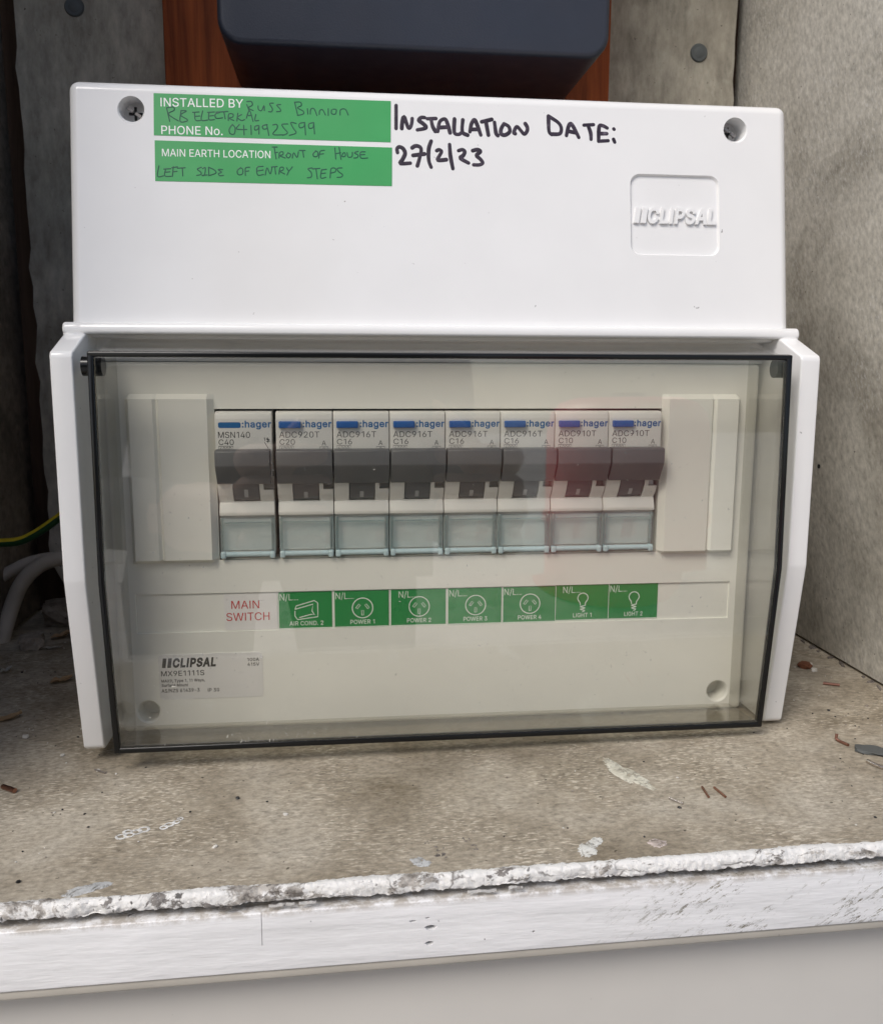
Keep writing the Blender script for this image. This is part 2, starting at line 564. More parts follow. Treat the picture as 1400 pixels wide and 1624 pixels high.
def tube(bm, pts, rad, n=10, mat=0, caps='flat', mat_of=None, squash=None):
    """a tube along PTS; RAD a number or a function of 0..1; SQUASH = (axis, factor) flattens it about its own line"""
    pts = [Vector(p) for p in pts]
    rf = rad if callable(rad) else (lambda t: rad)
    L = [0.0]
    for a, b in zip(pts, pts[1:]):
        L.append(L[-1] + (b - a).length)
    total = L[-1] or 1.0
    stations = [(p, rf(s / total)) for p, s in zip(pts, L)]
    if caps == 'round':
        d0 = (pts[0] - pts[1]).normalized()
        d1 = (pts[-1] - pts[-2]).normalized()
        r0, r1 = stations[0][1], stations[-1][1]
        head = [(pts[0] + d0 * r0 * math.sin(a), r0 * math.cos(a)) for a in (1.45, 1.15, 0.75, 0.4)]
        tail = [(pts[-1] + d1 * r1 * math.sin(a), r1 * math.cos(a)) for a in (0.4, 0.75, 1.15, 1.45)]
        stations = head + stations + tail
    sub = bmesh.new()
    rings = []
    ref = None
    for i, (p, r) in enumerate(stations):
        a = stations[max(i - 1, 0)][0]
        b = stations[min(i + 1, len(stations) - 1)][0]
        d = (b - a).normalized()
        if ref is None:
            ref = Vector((0, 1, 0)) if abs(d.y) < 0.9 else Vector((0, 0, 1))
        u = (ref - d * ref.dot(d)).normalized()
        ref = u
        w = d.cross(u)
        ring = []
        for k in range(n):
            t = 2 * math.pi * k / n
            off = u * r * math.cos(t) + w * r * math.sin(t)
            if squash:
                ax, fac = squash
                ax = Vector(ax)
                off = off - ax * off.dot(ax) * (1 - fac)
            ring.append(sub.verts.new(p + off))
        rings.append(ring)
    for i in range(len(rings) - 1):
        for k in range(n):
            f = sub.faces.new((rings[i][k], rings[i][(k + 1) % n], rings[i + 1][(k + 1) % n], rings[i + 1][k]))
            f.material_index = mat_of(k / n) if mat_of else mat
    for ring in (rings[0][::-1], rings[-1]):
        f = sub.faces.new(ring)
        f.material_index = mat
    merge(bm, sub, None)


def boolean(bm, cutters):
    """BM minus every bmesh of CUTTERS, as a new bmesh"""
    def temp(b):
        bmesh.ops.recalc_face_normals(b, faces=b.faces)
        me = bpy.data.meshes.new('tmp')
        b.to_mesh(me)
        b.free()
        o = bpy.data.objects.new('tmp', me)
        COL.objects.link(o)
        return o
    base = temp(bm)
    cut = [temp(c) for c in cutters]
    for c in cut:
        md = base.modifiers.new('cut', 'BOOLEAN')
        md.operation, md.solver, md.object = 'DIFFERENCE', 'EXACT', c
    bpy.context.view_layer.update()
    dg = bpy.context.evaluated_depsgraph_get()
    me = bpy.data.meshes.new_from_object(base.evaluated_get(dg))
    out = bmesh.new()
    out.from_mesh(me)
    for o in [base] + cut:
        d = o.data
        bpy.data.objects.remove(o)
        bpy.data.meshes.remove(d)
    bpy.data.meshes.remove(me)
    return out


_glyphs = {}
_lines = {}


def glyph_fill(ch, bold):
    """one letter as (points, triangles): outlines fattened by BOLD, overlaps united, counters left open"""
    key = (ch, bold)
    if key in _glyphs:
        return _glyphs[key]
    adv, loops = GLYPHS[ch]
    pts, edges, polys = [], [], []
    for lp in loops:
        q = [Vector([int(c) / 1000.0 for c in t.split(',')]) for t in lp.split()]
        n = len(q)
        moved = []
        for i in range(n):
            d0, d1 = (q[i] - q[i - 1]).normalized(), (q[(i + 1) % n] - q[i]).normalized()
            n0, n1 = Vector((-d0.y, d0.x)), Vector((-d1.y, d1.x))
            m = n0 + n1
            m = n1 if m.length < 0.2 else m.normalized() / max(0.5, m.normalized().dot(n1))
            moved.append(q[i] + m * bold)
        base = len(pts)
        pts += moved
        edges += [(base + i, base + (i + 1) % n) for i in range(n)]
        polys.append(moved)
    if not pts:
        _glyphs[key] = ([], [])
        return _glyphs[key]
    from mathutils.geometry import delaunay_2d_cdt
    vs, _e, fs = delaunay_2d_cdt(pts, edges, [], 0, 1e-6)[:3]

    def winding(p):
        w = 0
        for poly in polys:
            for a, b in zip(poly, poly[1:] + poly[:1]):
                if a.y <= p.y < b.y or b.y <= p.y < a.y:
                    x = a.x + (p.y - a.y) / (b.y - a.y) * (b.x - a.x)
                    if x > p.x:
                        w += 1 if b.y > a.y else -1
        return w
    keep = []
    for f in fs:
        c = (vs[f[0]] + vs[f[1]] + vs[f[2]]) / 3
        if winding(c) != 0:
            u, v = vs[f[1]] - vs[f[0]], vs[f[2]] - vs[f[0]]
            keep.append(tuple(f) if u.x * v.y - u.y * v.x > 0 else (f[0], f[2], f[1]))
    _glyphs[key] = ([(v.x, v.y) for v in vs], keep)
    return _glyphs[key]


def glyph_mesh(s, bold=0.0, extrude=0.0):
    """a line of sans-serif lettering as (points, faces); EXTRUDE gives it sides"""
    key = (s, bold, extrude)
    if key in _lines:
        return _lines[key]
    P, F = [], []
    pen = 0.0
    for ch in s:
        v, f = glyph_fill(ch, bold)
        b0 = len(P)
        P += [(pen + x, y, extrude) for x, y in v]
        F += [tuple(b0 + i for i in t) for t in f]
        if extrude:
            b1 = len(P)
            P += [(pen + x, y, -extrude) for x, y in v]
            count = {}
            for t in f:
                for i in range(3):
                    e = (t[i], t[(i + 1) % 3])
                    count[e] = True
            for (a, b) in count:
                if (b, a) not in count:
                    F.append((b0 + b, b0 + a, b1 + a, b1 + b))
        pen += GLYPHS[ch][0] / 1000.0 + bold * 1.4
    used = sorted({i for t in F for i in t})
    at = {o: i for i, o in enumerate(used)}
    _lines[key] = ([P[i] for i in used], [tuple(at[i] for i in t) for t in F])
    return _lines[key]


def text(bm, s, x0, z0, width, cap, place, bold=0.0, shear=0.0, extrude=0.0, depth=0.0, mat=0, slope=0.0):
    """lettering S with its left end at X0, baseline Z0, WIDTH wide and capitals CAP high, put down by PLACE(x, z, out)"""
    pts, faces = glyph_mesh(s, bold, extrude)
    h = 0.509 + 2 * bold
    xs = [p[0] + p[1] * shear for p in pts]
    lo, hi = min(xs), max(xs)
    vs = []
    for px, py, pz in pts:
        x = x0 + (px + py * shear - lo) / (hi - lo) * width
        z = z0 + (py + bold) / h * cap + (x - x0) * slope
        vs.append(bm.verts.new(place(x, z, pz / extrude * depth if extrude else 0.0)))
    for f in faces:
        bm.faces.new([vs[i] for i in f]).material_index = mat


def upright(y):
    """a plane facing the viewer at depth Y"""
    return lambda x, z, out=0.0: Vector((x, y - out, z))


def line_shape(bm, pts, r, y, mat=0, closed=False):
    p = [(a, y, b) for a, b in pts]
    if closed:
        p = p + [p[0]]
    tube(bm, p, r, 8, mat, 'round', squash=((0, 1, 0), 0.12))

# ------------------------------------------------------------------ pen strokes, (x, z) on the sloping cover

# sans-serif letter outlines: advance, closed loops (1/1000 em)
GLYPHS = {
    ' ': (188, []),
    ',': (188, ['38,-119 68,71 137,71 84,-119']),
    '-': (453, ['337,244 337,188 114,188 114,244']),
    '.': (188, ['95,-4 86,-4 78,-1 70,3 63,9 57,16 53,24 50,32 50,41 50,50 53,59 57,66 63,73 70,79 78,83 86,86 95,87 104,86 113,83 121,79 128,73 134,66 138,59 140,50 141,41 140,32 138,24 134,16 128,9 121,3 113,-1 104,-4']),
    '/': (249, ['235,533 71,-76 14,-76 178,533']),
    '0': (453, ['227,-7 199,-5 174,1 151,11 130,24 111,41 95,62 80,86 69,113 60,144 53,178 49,214 48,254 49,294 53,330 60,364 69,395 81,422 95,447 112,467 130,484 151,498 174,508 200,514 227,516 254,514 279,508 302,498 323,484 342,467 358,447 372,422 384,395 393,364 400,330 404,294 405,254 404,214 400,178 393,144 384,113 373,86 359,62 342,41 323,24 302,11 279,1 254,-5', '227,50 245,51 261,56 276,63 290,74 303,87 313,103 323,122 330,144 336,168 340,194 343,223 344,254 343,285 340,314 336,341 330,365 323,387 313,405 303,422 290,435 276,446 261,453 245,458 227,460 209,458 192,453 177,446 163,435 151,422 140,405 131,387 123,365 117,341 113,314 110,285 109,254 110,223 113,194 117,168 123,144 131,122 140,103 151,87 163,74 177,63 192,56 209,51']),
    '1': (380, ['276,509 276,0 212,0 212,448 209,448 86,358 86,427 198,509']),
    '2': (453, ['64,0 64,47 234,229 248,243 261,257 272,270 282,282 291,294 299,305 305,316 311,327 315,337 318,348 320,360 320,371 319,385 317,397 313,408 308,419 301,428 293,436 283,443 273,449 262,454 250,457 237,459 224,460 209,459 196,457 184,453 172,447 162,441 153,433 145,424 139,413 134,402 130,390 128,376 127,362 66,362 67,384 71,405 77,424 86,442 98,459 111,473 126,486 143,496 162,505 182,511 203,514 225,516 247,514 268,511 288,505 306,497 323,486 337,474 350,461 361,445 370,428 376,411 380,392 381,372 380,358 378,345 375,331 371,318 365,304 357,290 347,275 336,259 322,241 306,223 288,202 267,180 153,60 153,57 389,57 389,0']),
    '3': (453, ['218,-7 195,-6 173,-3 152,2 133,10 114,19 98,30 83,43 70,57 60,74 52,91 46,111 44,132 109,132 111,119 115,107 120,97 126,87 134,78 144,71 154,64 165,59 178,55 191,52 204,50 219,50 234,51 248,53 262,56 275,61 287,67 297,74 307,83 315,93 321,104 325,116 328,130 329,145 328,158 326,172 322,184 316,196 308,207 299,217 288,226 275,234 260,240 242,244 223,247 201,248 157,248 157,299 288,448 288,452 70,452 70,509 372,509 372,461 211,278 211,289 239,290 264,288 287,284 308,276 327,265 344,253 359,239 371,222 381,205 387,186 392,166 393,145 392,123 387,103 380,84 370,66 358,50 344,36 327,23 309,12 288,4 266,-2 243,-6']),
    '4': (453, ['40,105 40,158 247,509 311,509 109,166 109,163 413,163 413,105', '282,0 282,121 282,146 282,318 343,318 343,0']),
    '5': (453, ['221,-7 199,-6 178,-2 159,3 140,11 123,21 108,32 94,45 83,60 73,76 66,93 62,111 60,130 122,130 124,119 127,108 132,98 138,89 145,80 154,73 163,66 173,60 184,56 196,52 208,50 221,50 236,51 250,53 264,58 276,64 288,72 298,82 307,92 314,104 320,117 324,131 327,146 328,162 327,178 324,193 320,208 314,221 306,233 297,244 286,254 275,262 262,269 248,273 233,276 218,277 205,276 192,275 180,272 167,268 156,264 145,258 136,252 128,246 67,253 96,509 366,509 366,452 151,452 134,301 136,301 145,308 155,315 166,320 178,325 190,329 203,331 216,333 229,334 247,333 263,330 279,326 294,321 308,314 321,306 334,296 345,285 355,273 364,260 372,246 379,231 384,215 388,199 390,181 391,163 390,139 385,117 379,95 369,76 357,57 343,41 327,27 309,15 289,6 268,-1 245,-5']),
    '6': (453, ['226,-7 203,-5 182,-1 161,5 142,15 125,26 109,40 96,56 84,74 75,94 69,115 65,138 64,162 65,180 68,199 73,219 80,239 89,261 102,285 118,311 137,340 252,509 322,509 151,261 145,261 149,268 154,275 159,281 165,288 172,293 179,299 187,303 196,307 205,310 214,312 224,314 235,314 257,313 278,309 298,303 316,295 332,284 346,271 359,257 370,240 378,221 384,201 388,180 389,157 388,134 384,112 377,92 368,73 356,55 343,39 327,26 310,14 291,5 271,-2 249,-6', '226,48 241,49 254,52 267,56 279,63 289,70 299,79 307,90 314,101 320,114 324,128 327,142 327,157 327,173 324,187 320,201 314,213 307,225 299,235 289,244 279,251 267,258 254,262 241,264 226,265 212,264 198,262 186,258 174,252 163,244 153,235 145,225 138,214 132,201 128,188 126,174 125,158 126,143 128,128 132,114 138,102 145,90 153,79 163,70 174,63 186,56 198,52 212,49']),
    '9': (453, ['226,516 249,514 271,510 291,503 310,494 328,482 343,468 356,452 368,434 377,414 384,393 388,371 389,347 388,328 385,309 380,290 373,270 363,248 350,224 334,197 315,168 200,0 130,0 301,248 307,248 303,240 299,234 294,227 287,221 281,215 273,210 265,206 257,202 248,199 238,196 228,195 218,195 195,196 175,199 155,206 137,214 121,225 106,237 94,252 83,269 74,287 68,307 65,329 64,352 65,375 69,397 75,417 85,436 96,454 110,469 125,483 143,494 162,504 182,510 203,514', '226,460 212,459 199,457 186,452 174,446 163,438 154,429 145,419 138,407 133,395 129,381 126,367 125,352 126,336 129,322 133,308 138,295 145,284 154,274 163,265 174,257 186,251 199,247 212,244 226,243 240,244 254,247 267,251 279,257 289,265 299,273 307,284 314,295 320,308 324,321 327,335 327,350 327,366 324,381 320,394 314,407 307,419 299,429 290,438 279,446 267,452 254,457 241,459']),
    ':': (188, ['95,-4 86,-4 78,-1 70,3 63,9 57,16 53,24 50,32 50,41 50,50 53,59 57,66 63,73 70,79 78,83 86,86 95,87 104,86 113,83 121,79 128,73 134,66 138,59 140,50 141,41 140,32 138,24 134,16 128,9 121,3 113,-1 104,-4', '95,271 86,272 78,274 70,278 63,284 57,291 53,299 50,307 50,316 50,325 53,334 57,342 63,349 70,354 78,359 86,361 95,362 104,361 113,359 121,354 128,349 134,342 138,334 140,325 141,316 140,307 138,299 134,291 128,284 121,278 113,274 104,272']),
    'A': (480, ['16,0 201,509 276,509 463,0 395,0 287,302 282,317 276,334 270,352 264,372 257,394 250,420 241,447 232,478 245,478 236,447 228,419 220,393 213,371 206,351 201,333 195,317 191,302 85,0', '110,142 110,199 370,199 370,142']),
    'B': (456, ['60,0 60,509 241,509 266,508 289,504 310,499 329,491 345,481 359,469 371,456 381,442 388,426 394,410 397,392 398,374 397,358 395,344 392,331 387,320 380,310 373,301 365,293 356,286 347,280 336,275 326,270 315,267 315,262 327,261 339,257 351,252 363,245 374,237 385,227 394,216 402,203 409,189 414,173 417,155 418,136 417,117 413,100 408,83 400,67 390,52 377,39 362,28 344,18 324,10 301,4 275,1 247,0', '125,57 245,57 272,58 296,63 315,70 330,80 341,92 349,105 354,120 355,137 355,149 352,161 348,173 342,184 335,194 327,203 317,211 306,218 293,224 279,228 264,230 248,231 125,231', '125,285 238,285 252,286 265,288 277,291 288,296 299,302 308,309 316,317 323,326 329,337 333,348 335,359 336,372 334,388 330,403 323,417 313,429 299,439 283,446 263,450 240,452 125,452']),
    'C': (510, ['267,-7 235,-5 205,1 177,11 150,25 126,42 104,63 86,88 70,115 57,146 48,179 42,215 40,254 42,293 48,329 57,362 70,393 86,421 104,445 126,466 150,484 177,498 205,508 235,514 267,516 286,515 305,513 323,509 340,504 357,498 373,490 388,481 402,471 415,460 427,447 438,433 448,418 456,402 463,385 469,367 473,348 408,348 405,361 401,373 395,384 389,395 382,404 375,413 366,421 357,428 348,435 337,440 327,445 315,449 304,452 292,454 280,455 267,456 245,454 223,450 203,443 184,432 166,419 150,403 137,385 125,364 116,340 109,314 105,285 103,254 105,223 109,194 116,168 125,145 137,123 151,105 166,89 184,76 203,66 223,59 245,54 267,53 280,53 292,55 304,57 315,60 327,64 337,69 348,74 357,81 366,88 375,96 382,105 389,114 395,125 401,136 405,148 408,160 473,160 469,142 463,124 457,107 448,91 438,76 428,62 416,49 402,38 388,28 373,19 357,11 341,5 323,0 305,-4 286,-6']),
    'D': (502, ['219,0 96,0 96,57 215,57 244,58 272,63 296,70 318,81 337,94 354,110 368,128 379,149 388,172 394,198 398,226 399,255 398,285 394,312 388,337 379,361 368,381 354,399 338,415 320,428 299,438 275,446 249,450 221,452 93,452 93,509 225,509 261,507 294,501 325,492 353,478 377,461 399,441 418,418 433,391 446,361 455,329 460,293 462,255 460,217 455,181 446,149 433,119 417,92 398,68 376,48 351,31 322,17 291,8 256,2', '125,509 125,0 60,0 60,509']),
    'E': (419, ['60,0 60,509 372,509 372,452 125,452 125,286 355,286 355,229 125,229 125,57 375,57 375,0']),
    'G': (520, ['269,-7 236,-5 205,1 176,11 149,25 125,43 104,64 85,88 69,116 57,146 47,179 42,215 40,254 42,293 47,329 57,362 69,393 85,421 103,445 125,466 149,484 175,498 203,508 233,514 265,516 285,515 304,513 322,509 340,504 358,497 374,489 389,480 403,469 416,458 429,445 439,431 449,416 458,401 465,384 470,367 474,349 408,349 404,361 399,372 393,383 387,393 380,403 373,411 365,420 356,427 347,434 337,439 326,444 315,448 304,452 291,454 279,455 265,456 243,454 222,450 202,443 183,432 166,419 150,404 137,385 125,364 116,340 109,314 105,285 103,254 105,223 109,194 116,168 125,145 137,124 151,105 166,90 184,76 203,66 224,59 246,54 269,53 290,54 309,57 328,63 345,71 360,81 374,93 386,107 396,123 404,141 410,160 414,180 415,202 434,199 283,199 283,256 478,256 478,200 476,170 471,141 463,115 451,91 436,69 419,50 399,33 377,19 352,8 326,0 298,-5']),
    'H': (517, ['60,0 60,509 125,509 125,289 392,289 392,509 457,509 457,0 392,0 392,232 125,232 125,0']),
    'I': (188, ['126,509 126,0 62,0 62,509']),
    'L': (393, ['60,0 60,509 125,509 125,57 361,57 361,0']),
    'M': (628, ['60,0 60,509 152,509 277,187 280,181 282,174 285,167 287,159 299,123 302,113 305,103 308,93 311,84 314,74 317,65 319,57 322,49 307,49 318,83 330,121 333,131 336,140 339,149 342,158 345,167 348,174 350,181 352,187 476,509 568,509 568,0 504,0 504,291 504,327 505,337 505,347 505,358 505,369 506,413 507,457 513,457 509,445 505,433 502,421 498,409 482,363 478,352 474,341 471,331 467,322 464,313 461,305 458,297 456,291 342,0 286,0 170,291 168,297 165,304 162,312 159,321 145,361 141,372 137,384 133,396 129,408 125,420 121,432 116,445 112,457 119,457 120,416 121,372 122,328 122,318 122,309 122,300 122,291 122,0']),
    'N': (523, ['60,0 60,509 136,509 343,183 347,176 352,169 357,160 363,151 369,141 375,130 381,119 388,107 394,94 401,82 407,68 414,55 405,54 403,68 402,81 401,95 401,108 400,121 400,134 399,146 399,157 399,195 399,509 463,509 463,0 387,0 202,290 196,300 190,310 184,320 177,331 171,342 164,354 156,367 148,381 108,452 119,454 122,384 123,368 123,354 124,340 124,328 125,317 125,307 125,298 125,291 125,0']),
    'O': (533, ['267,-7 235,-5 205,1 177,11 150,25 126,42 105,63 86,88 70,115 57,146 48,179 42,215 40,254 42,293 48,329 57,362 70,393 86,421 105,445 126,466 150,484 177,498 205,508 235,514 267,516 299,514 329,508 357,498 384,484 408,466 429,445 448,421 464,393 477,362 486,329 491,293 493,254 491,215 486,179 477,146 464,115 448,88 429,63 408,42 384,25 357,11 329,1 299,-5', '267,53 289,54 310,59 330,66 349,76 367,89 383,105 396,123 408,144 418,168 425,194 429,223 430,254 429,286 425,314 418,341 408,365 396,386 383,404 367,420 349,433 330,443 310,450 289,454 267,456 245,454 223,450 203,443 184,433 167,420 151,404 137,385 125,364 116,340 109,314 105,285 103,254 105,223 109,194 116,168 125,144 137,123 151,105 167,89 184,76 203,66 223,59 245,54']),
    'P': (445, ['60,0 60,509 235,509 263,507 289,503 312,497 332,487 350,476 366,462 379,447 390,430 398,411 404,391 407,370 409,348 407,325 404,304 398,284 390,265 379,248 366,233 350,219 332,207 312,198 289,191 263,187 235,186 109,186 109,242 233,242 252,243 269,246 284,250 297,256 308,264 318,272 327,282 333,294 338,306 342,319 344,333 344,348 344,362 342,376 338,389 333,402 326,413 318,423 308,431 297,439 284,444 268,449 251,451 232,452 125,452 125,0']),
    'R': (449, ['60,0 60,509 236,509 264,507 290,504 313,497 333,489 351,478 367,465 380,450 390,433 399,415 405,395 408,374 409,352 408,330 405,309 399,290 390,271 380,255 367,240 351,228 333,217 312,209 289,203 264,199 236,198 96,198 96,255 234,255 252,256 269,258 284,262 298,267 309,273 319,281 327,290 334,300 339,312 342,324 344,338 345,352 344,367 342,380 339,393 334,405 327,415 319,425 309,433 298,440 284,445 269,449 252,451 233,452 125,452 125,0', '353,0 230,229 303,229 428,0']),
    'S': (447, ['224,-9 197,-8 172,-4 149,1 128,9 108,19 91,31 76,45 64,60 54,77 46,96 41,115 38,137 104,137 107,123 110,110 116,98 123,88 132,79 142,71 154,64 166,59 180,55 194,52 209,50 224,49 241,50 257,52 272,55 286,60 299,66 311,74 321,82 329,92 336,102 341,114 345,126 346,139 345,151 342,161 338,171 332,179 325,186 316,193 307,199 296,205 284,209 272,214 259,218 245,222 184,239 154,249 128,260 105,274 86,289 71,307 60,326 54,348 52,372 53,393 58,413 65,431 75,448 87,463 102,476 119,488 138,498 158,506 180,511 203,514 227,516 252,514 275,511 296,505 316,498 334,488 351,476 365,463 377,449 387,433 394,415 399,397 401,378 337,378 334,396 326,412 316,426 302,437 286,447 267,453 247,457 225,459 209,458 194,456 180,452 167,448 156,442 145,435 136,427 129,418 123,409 118,398 116,387 115,376 116,363 119,352 124,342 131,334 139,326 148,319 158,313 169,308 180,304 191,300 202,296 212,293 264,279 276,276 287,272 299,268 312,264 324,258 336,252 347,245 359,238 369,229 379,220 387,209 395,198 401,185 405,171 407,155 408,139 407,118 403,99 396,81 386,64 374,48 360,34 343,21 323,11 302,2 278,-4 252,-8']),
    'T': (449, ['32,452 32,509 417,509 417,452 257,452 257,0 193,0 193,452']),
    'V': (480, ['204,0 16,509 84,509 192,206 197,192 203,176 209,158 215,137 222,115 230,89 239,61 248,31 235,31 244,62 252,90 260,115 267,138 274,158 279,176 285,192 290,206 395,509 463,509 278,0']),
    'W': (686, ['155,0 16,509 82,509 163,196 166,183 170,171 173,158 175,145 178,133 181,120 184,107 187,94 189,80 192,67 195,53 197,40 189,40 192,53 194,67 197,80 200,94 203,107 205,120 208,133 211,145 214,158 218,171 221,183 224,196 306,509 380,509 462,196 465,183 468,171 471,158 474,145 477,133 480,120 483,107 486,94 489,80 492,67 494,53 497,40 488,40 491,53 493,67 496,80 499,94 502,107 504,120 507,133 510,145 523,196 603,509 670,509 530,0 455,0 368,323 363,339 359,356 355,373 351,391 347,410 344,431 340,452 336,475 350,475 346,453 342,433 339,413 335,395 331,377 327,359 323,341 318,323 230,0']),
    'X': (474, ['18,0 217,284 217,236 29,509 104,509 178,400 185,389 192,379 198,370 204,361 209,353 214,345 219,337 223,329 228,321 233,312 238,302 243,292 232,292 237,302 243,311 247,320 252,329 257,337 261,345 266,353 272,361 278,370 284,379 291,389 298,400 374,509 446,509 259,239 259,287 456,0 382,0 292,129 286,139 279,149 274,157 268,165 263,173 259,180 254,188 250,195 245,203 241,212 236,221 230,231 244,231 239,222 235,213 230,204 225,196 221,189 216,181 211,174 206,166 201,158 195,149 189,139 182,129 91,0']),
    'Y': (472, ['203,0 203,208 16,509 91,509 192,344 200,331 208,318 215,305 222,292 229,279 236,264 243,248 250,230 224,230 231,248 237,265 244,280 251,293 258,306 265,318 273,331 280,344 381,509 455,509 268,208 268,0']),
    'Z': (438, ['42,0 42,46 273,385 281,396 289,408 298,419 306,431 315,442 323,453 332,464 341,476 348,454 332,454 317,453 301,453 285,452 270,452 254,452 238,452 223,452 40,452 40,509 397,509 397,462 169,129 160,117 152,105 143,93 134,81 125,69 116,57 106,45 97,33 90,54 106,55 121,56 137,56 152,57 168,57 183,57 199,57 214,57 399,57 399,0']),
    'a': (389, ['160,-9 142,-8 126,-5 110,-1 94,5 80,12 68,22 57,32 48,45 40,58 35,73 31,90 30,108 31,123 34,138 38,150 43,161 50,171 58,179 67,187 78,193 89,199 100,203 112,207 125,211 138,213 152,216 165,218 178,220 194,222 209,224 222,225 234,227 244,228 252,230 259,232 265,235 270,238 273,243 275,248 276,255 276,257 275,268 273,279 271,288 267,297 262,304 256,311 248,317 240,322 230,326 220,329 208,330 196,331 183,330 171,329 159,326 149,322 140,318 132,313 124,307 118,301 112,294 107,288 103,281 100,274 41,291 48,308 57,322 67,335 79,346 91,355 104,364 118,370 133,375 148,379 163,382 179,384 194,384 204,384 215,383 227,382 239,379 251,376 263,372 275,367 286,360 296,353 306,343 315,333 322,320 329,306 333,290 336,272 337,251 337,0 277,0 277,52 272,52 269,45 264,38 258,32 252,25 244,18 236,12 226,6 215,1 203,-3 190,-6 176,-8', '170,45 187,46 202,49 216,53 228,59 239,66 248,74 257,83 263,93 269,104 272,115 275,126 276,138 276,190 273,188 270,186 265,184 259,182 253,180 246,179 239,177 231,176 223,175 216,173 208,172 200,171 175,168 165,166 154,164 144,162 134,159 125,155 117,150 110,145 103,139 98,132 95,124 93,115 92,105 92,95 94,87 98,79 102,72 107,66 114,61 121,56 130,52 139,49 149,47 159,46']),
    'c': (396, ['207,-8 182,-7 159,-2 137,6 117,16 98,30 82,46 68,64 56,85 46,108 40,133 36,159 34,187 36,216 40,243 46,268 56,291 68,312 82,330 98,346 117,360 137,371 159,378 182,383 207,384 221,384 234,383 247,380 260,377 272,373 284,368 295,362 305,356 315,349 324,341 332,332 340,322 347,312 353,301 358,289 362,277 303,262 301,269 298,276 294,283 290,289 286,295 281,301 276,306 270,311 264,315 257,319 250,322 242,325 234,327 226,329 217,329 207,330 189,329 173,325 158,319 145,310 134,300 124,287 115,274 108,258 103,242 99,224 97,206 96,187 97,169 99,151 103,134 108,117 115,102 124,89 134,76 145,66 158,57 173,51 189,48 207,46 217,47 226,48 234,49 243,52 250,54 258,58 264,62 271,66 277,71 282,76 287,82 292,89 296,95 299,102 302,110 304,117 363,102 359,90 354,78 348,67 341,56 334,46 325,37 316,29 306,21 296,15 285,9 273,4 261,-1 248,-4 235,-6 221,-8']),
    'e': (404, ['212,-8 185,-7 161,-2 138,6 117,16 98,30 82,46 68,64 56,85 46,108 40,132 35,159 34,187 35,215 39,242 46,267 55,290 67,311 81,329 97,346 115,359 135,370 157,378 180,383 205,384 221,384 236,382 251,379 266,374 280,368 294,361 307,351 319,341 331,329 341,315 350,299 357,282 363,263 368,242 370,219 371,194 371,169 75,169 75,221 338,221 310,202 309,220 307,237 303,254 298,269 291,282 283,294 273,305 263,314 250,321 237,326 222,329 205,330 189,329 173,326 159,321 146,313 135,304 125,294 116,282 109,270 103,256 99,241 97,226 96,211 96,178 97,157 100,139 104,122 110,106 118,92 128,80 139,70 151,61 165,55 179,50 195,47 212,46 224,47 234,48 244,50 254,53 263,56 271,61 278,66 285,73 292,80 297,88 302,96 306,105 365,91 360,77 353,63 345,51 335,39 324,29 311,19 298,11 283,4 266,-1 249,-5 231,-7']),
    'f': (254, ['228,379 228,327 6,327 6,379', '81,0 81,432 82,447 84,461 89,474 96,486 104,496 113,505 124,513 135,519 148,524 161,527 174,529 187,530 197,530 207,529 215,528 222,527 229,525 234,524 239,522 243,521 227,468 225,469 222,470 219,471 215,472 211,473 206,473 200,474 195,474 182,473 171,470 162,466 154,460 149,452 145,443 142,431 142,419 142,0']),
    'g': (425, ['207,-151 187,-150 168,-148 150,-144 134,-140 119,-134 105,-127 93,-119 82,-110 73,-101 64,-91 57,-80 51,-69 101,-41 106,-47 110,-53 116,-59 122,-66 128,-72 136,-78 145,-83 154,-88 165,-92 178,-95 192,-97 207,-97 229,-96 249,-92 267,-85 282,-75 295,-62 304,-47 310,-28 311,-6 311,68 306,68 302,62 298,56 293,49 287,41 280,34 272,28 263,21 252,16 241,11 227,8 212,5 195,5 173,6 152,10 132,17 113,27 95,39 80,53 67,71 55,90 46,112 39,136 35,163 34,191 35,220 39,246 46,271 55,293 66,314 80,332 95,347 112,361 131,371 152,378 173,383 196,384 213,384 228,382 242,378 253,373 264,367 273,360 281,353 288,346 294,338 299,331 304,325 308,319 313,319 313,379 372,379 372,-9 371,-32 367,-54 360,-73 350,-90 338,-104 324,-117 308,-127 291,-136 271,-142 251,-147 229,-150', '205,59 222,60 237,63 251,68 264,75 275,84 285,95 293,107 300,121 305,137 309,154 312,172 312,193 312,212 309,231 305,248 300,264 293,278 285,291 275,303 264,312 251,320 237,325 222,329 205,330 188,329 172,325 158,320 145,312 134,302 124,290 115,277 109,262 103,246 99,229 97,212 96,193 97,173 99,155 103,138 109,123 116,108 124,96 134,85 145,76 158,68 172,63 188,60']),
    'h': (410, ['114,227 114,0 53,0 53,509 114,509 114,287 102,287 112,312 124,332 137,349 152,362 169,372 187,379 207,383 227,384 246,383 264,380 280,376 295,369 309,360 321,349 332,336 341,321 348,304 353,285 356,264 357,240 357,0 296,0 296,235 295,256 290,275 283,291 273,304 260,315 246,323 229,328 210,329 197,328 184,326 172,322 161,317 150,311 141,303 133,293 126,283 121,271 117,257 114,243']),
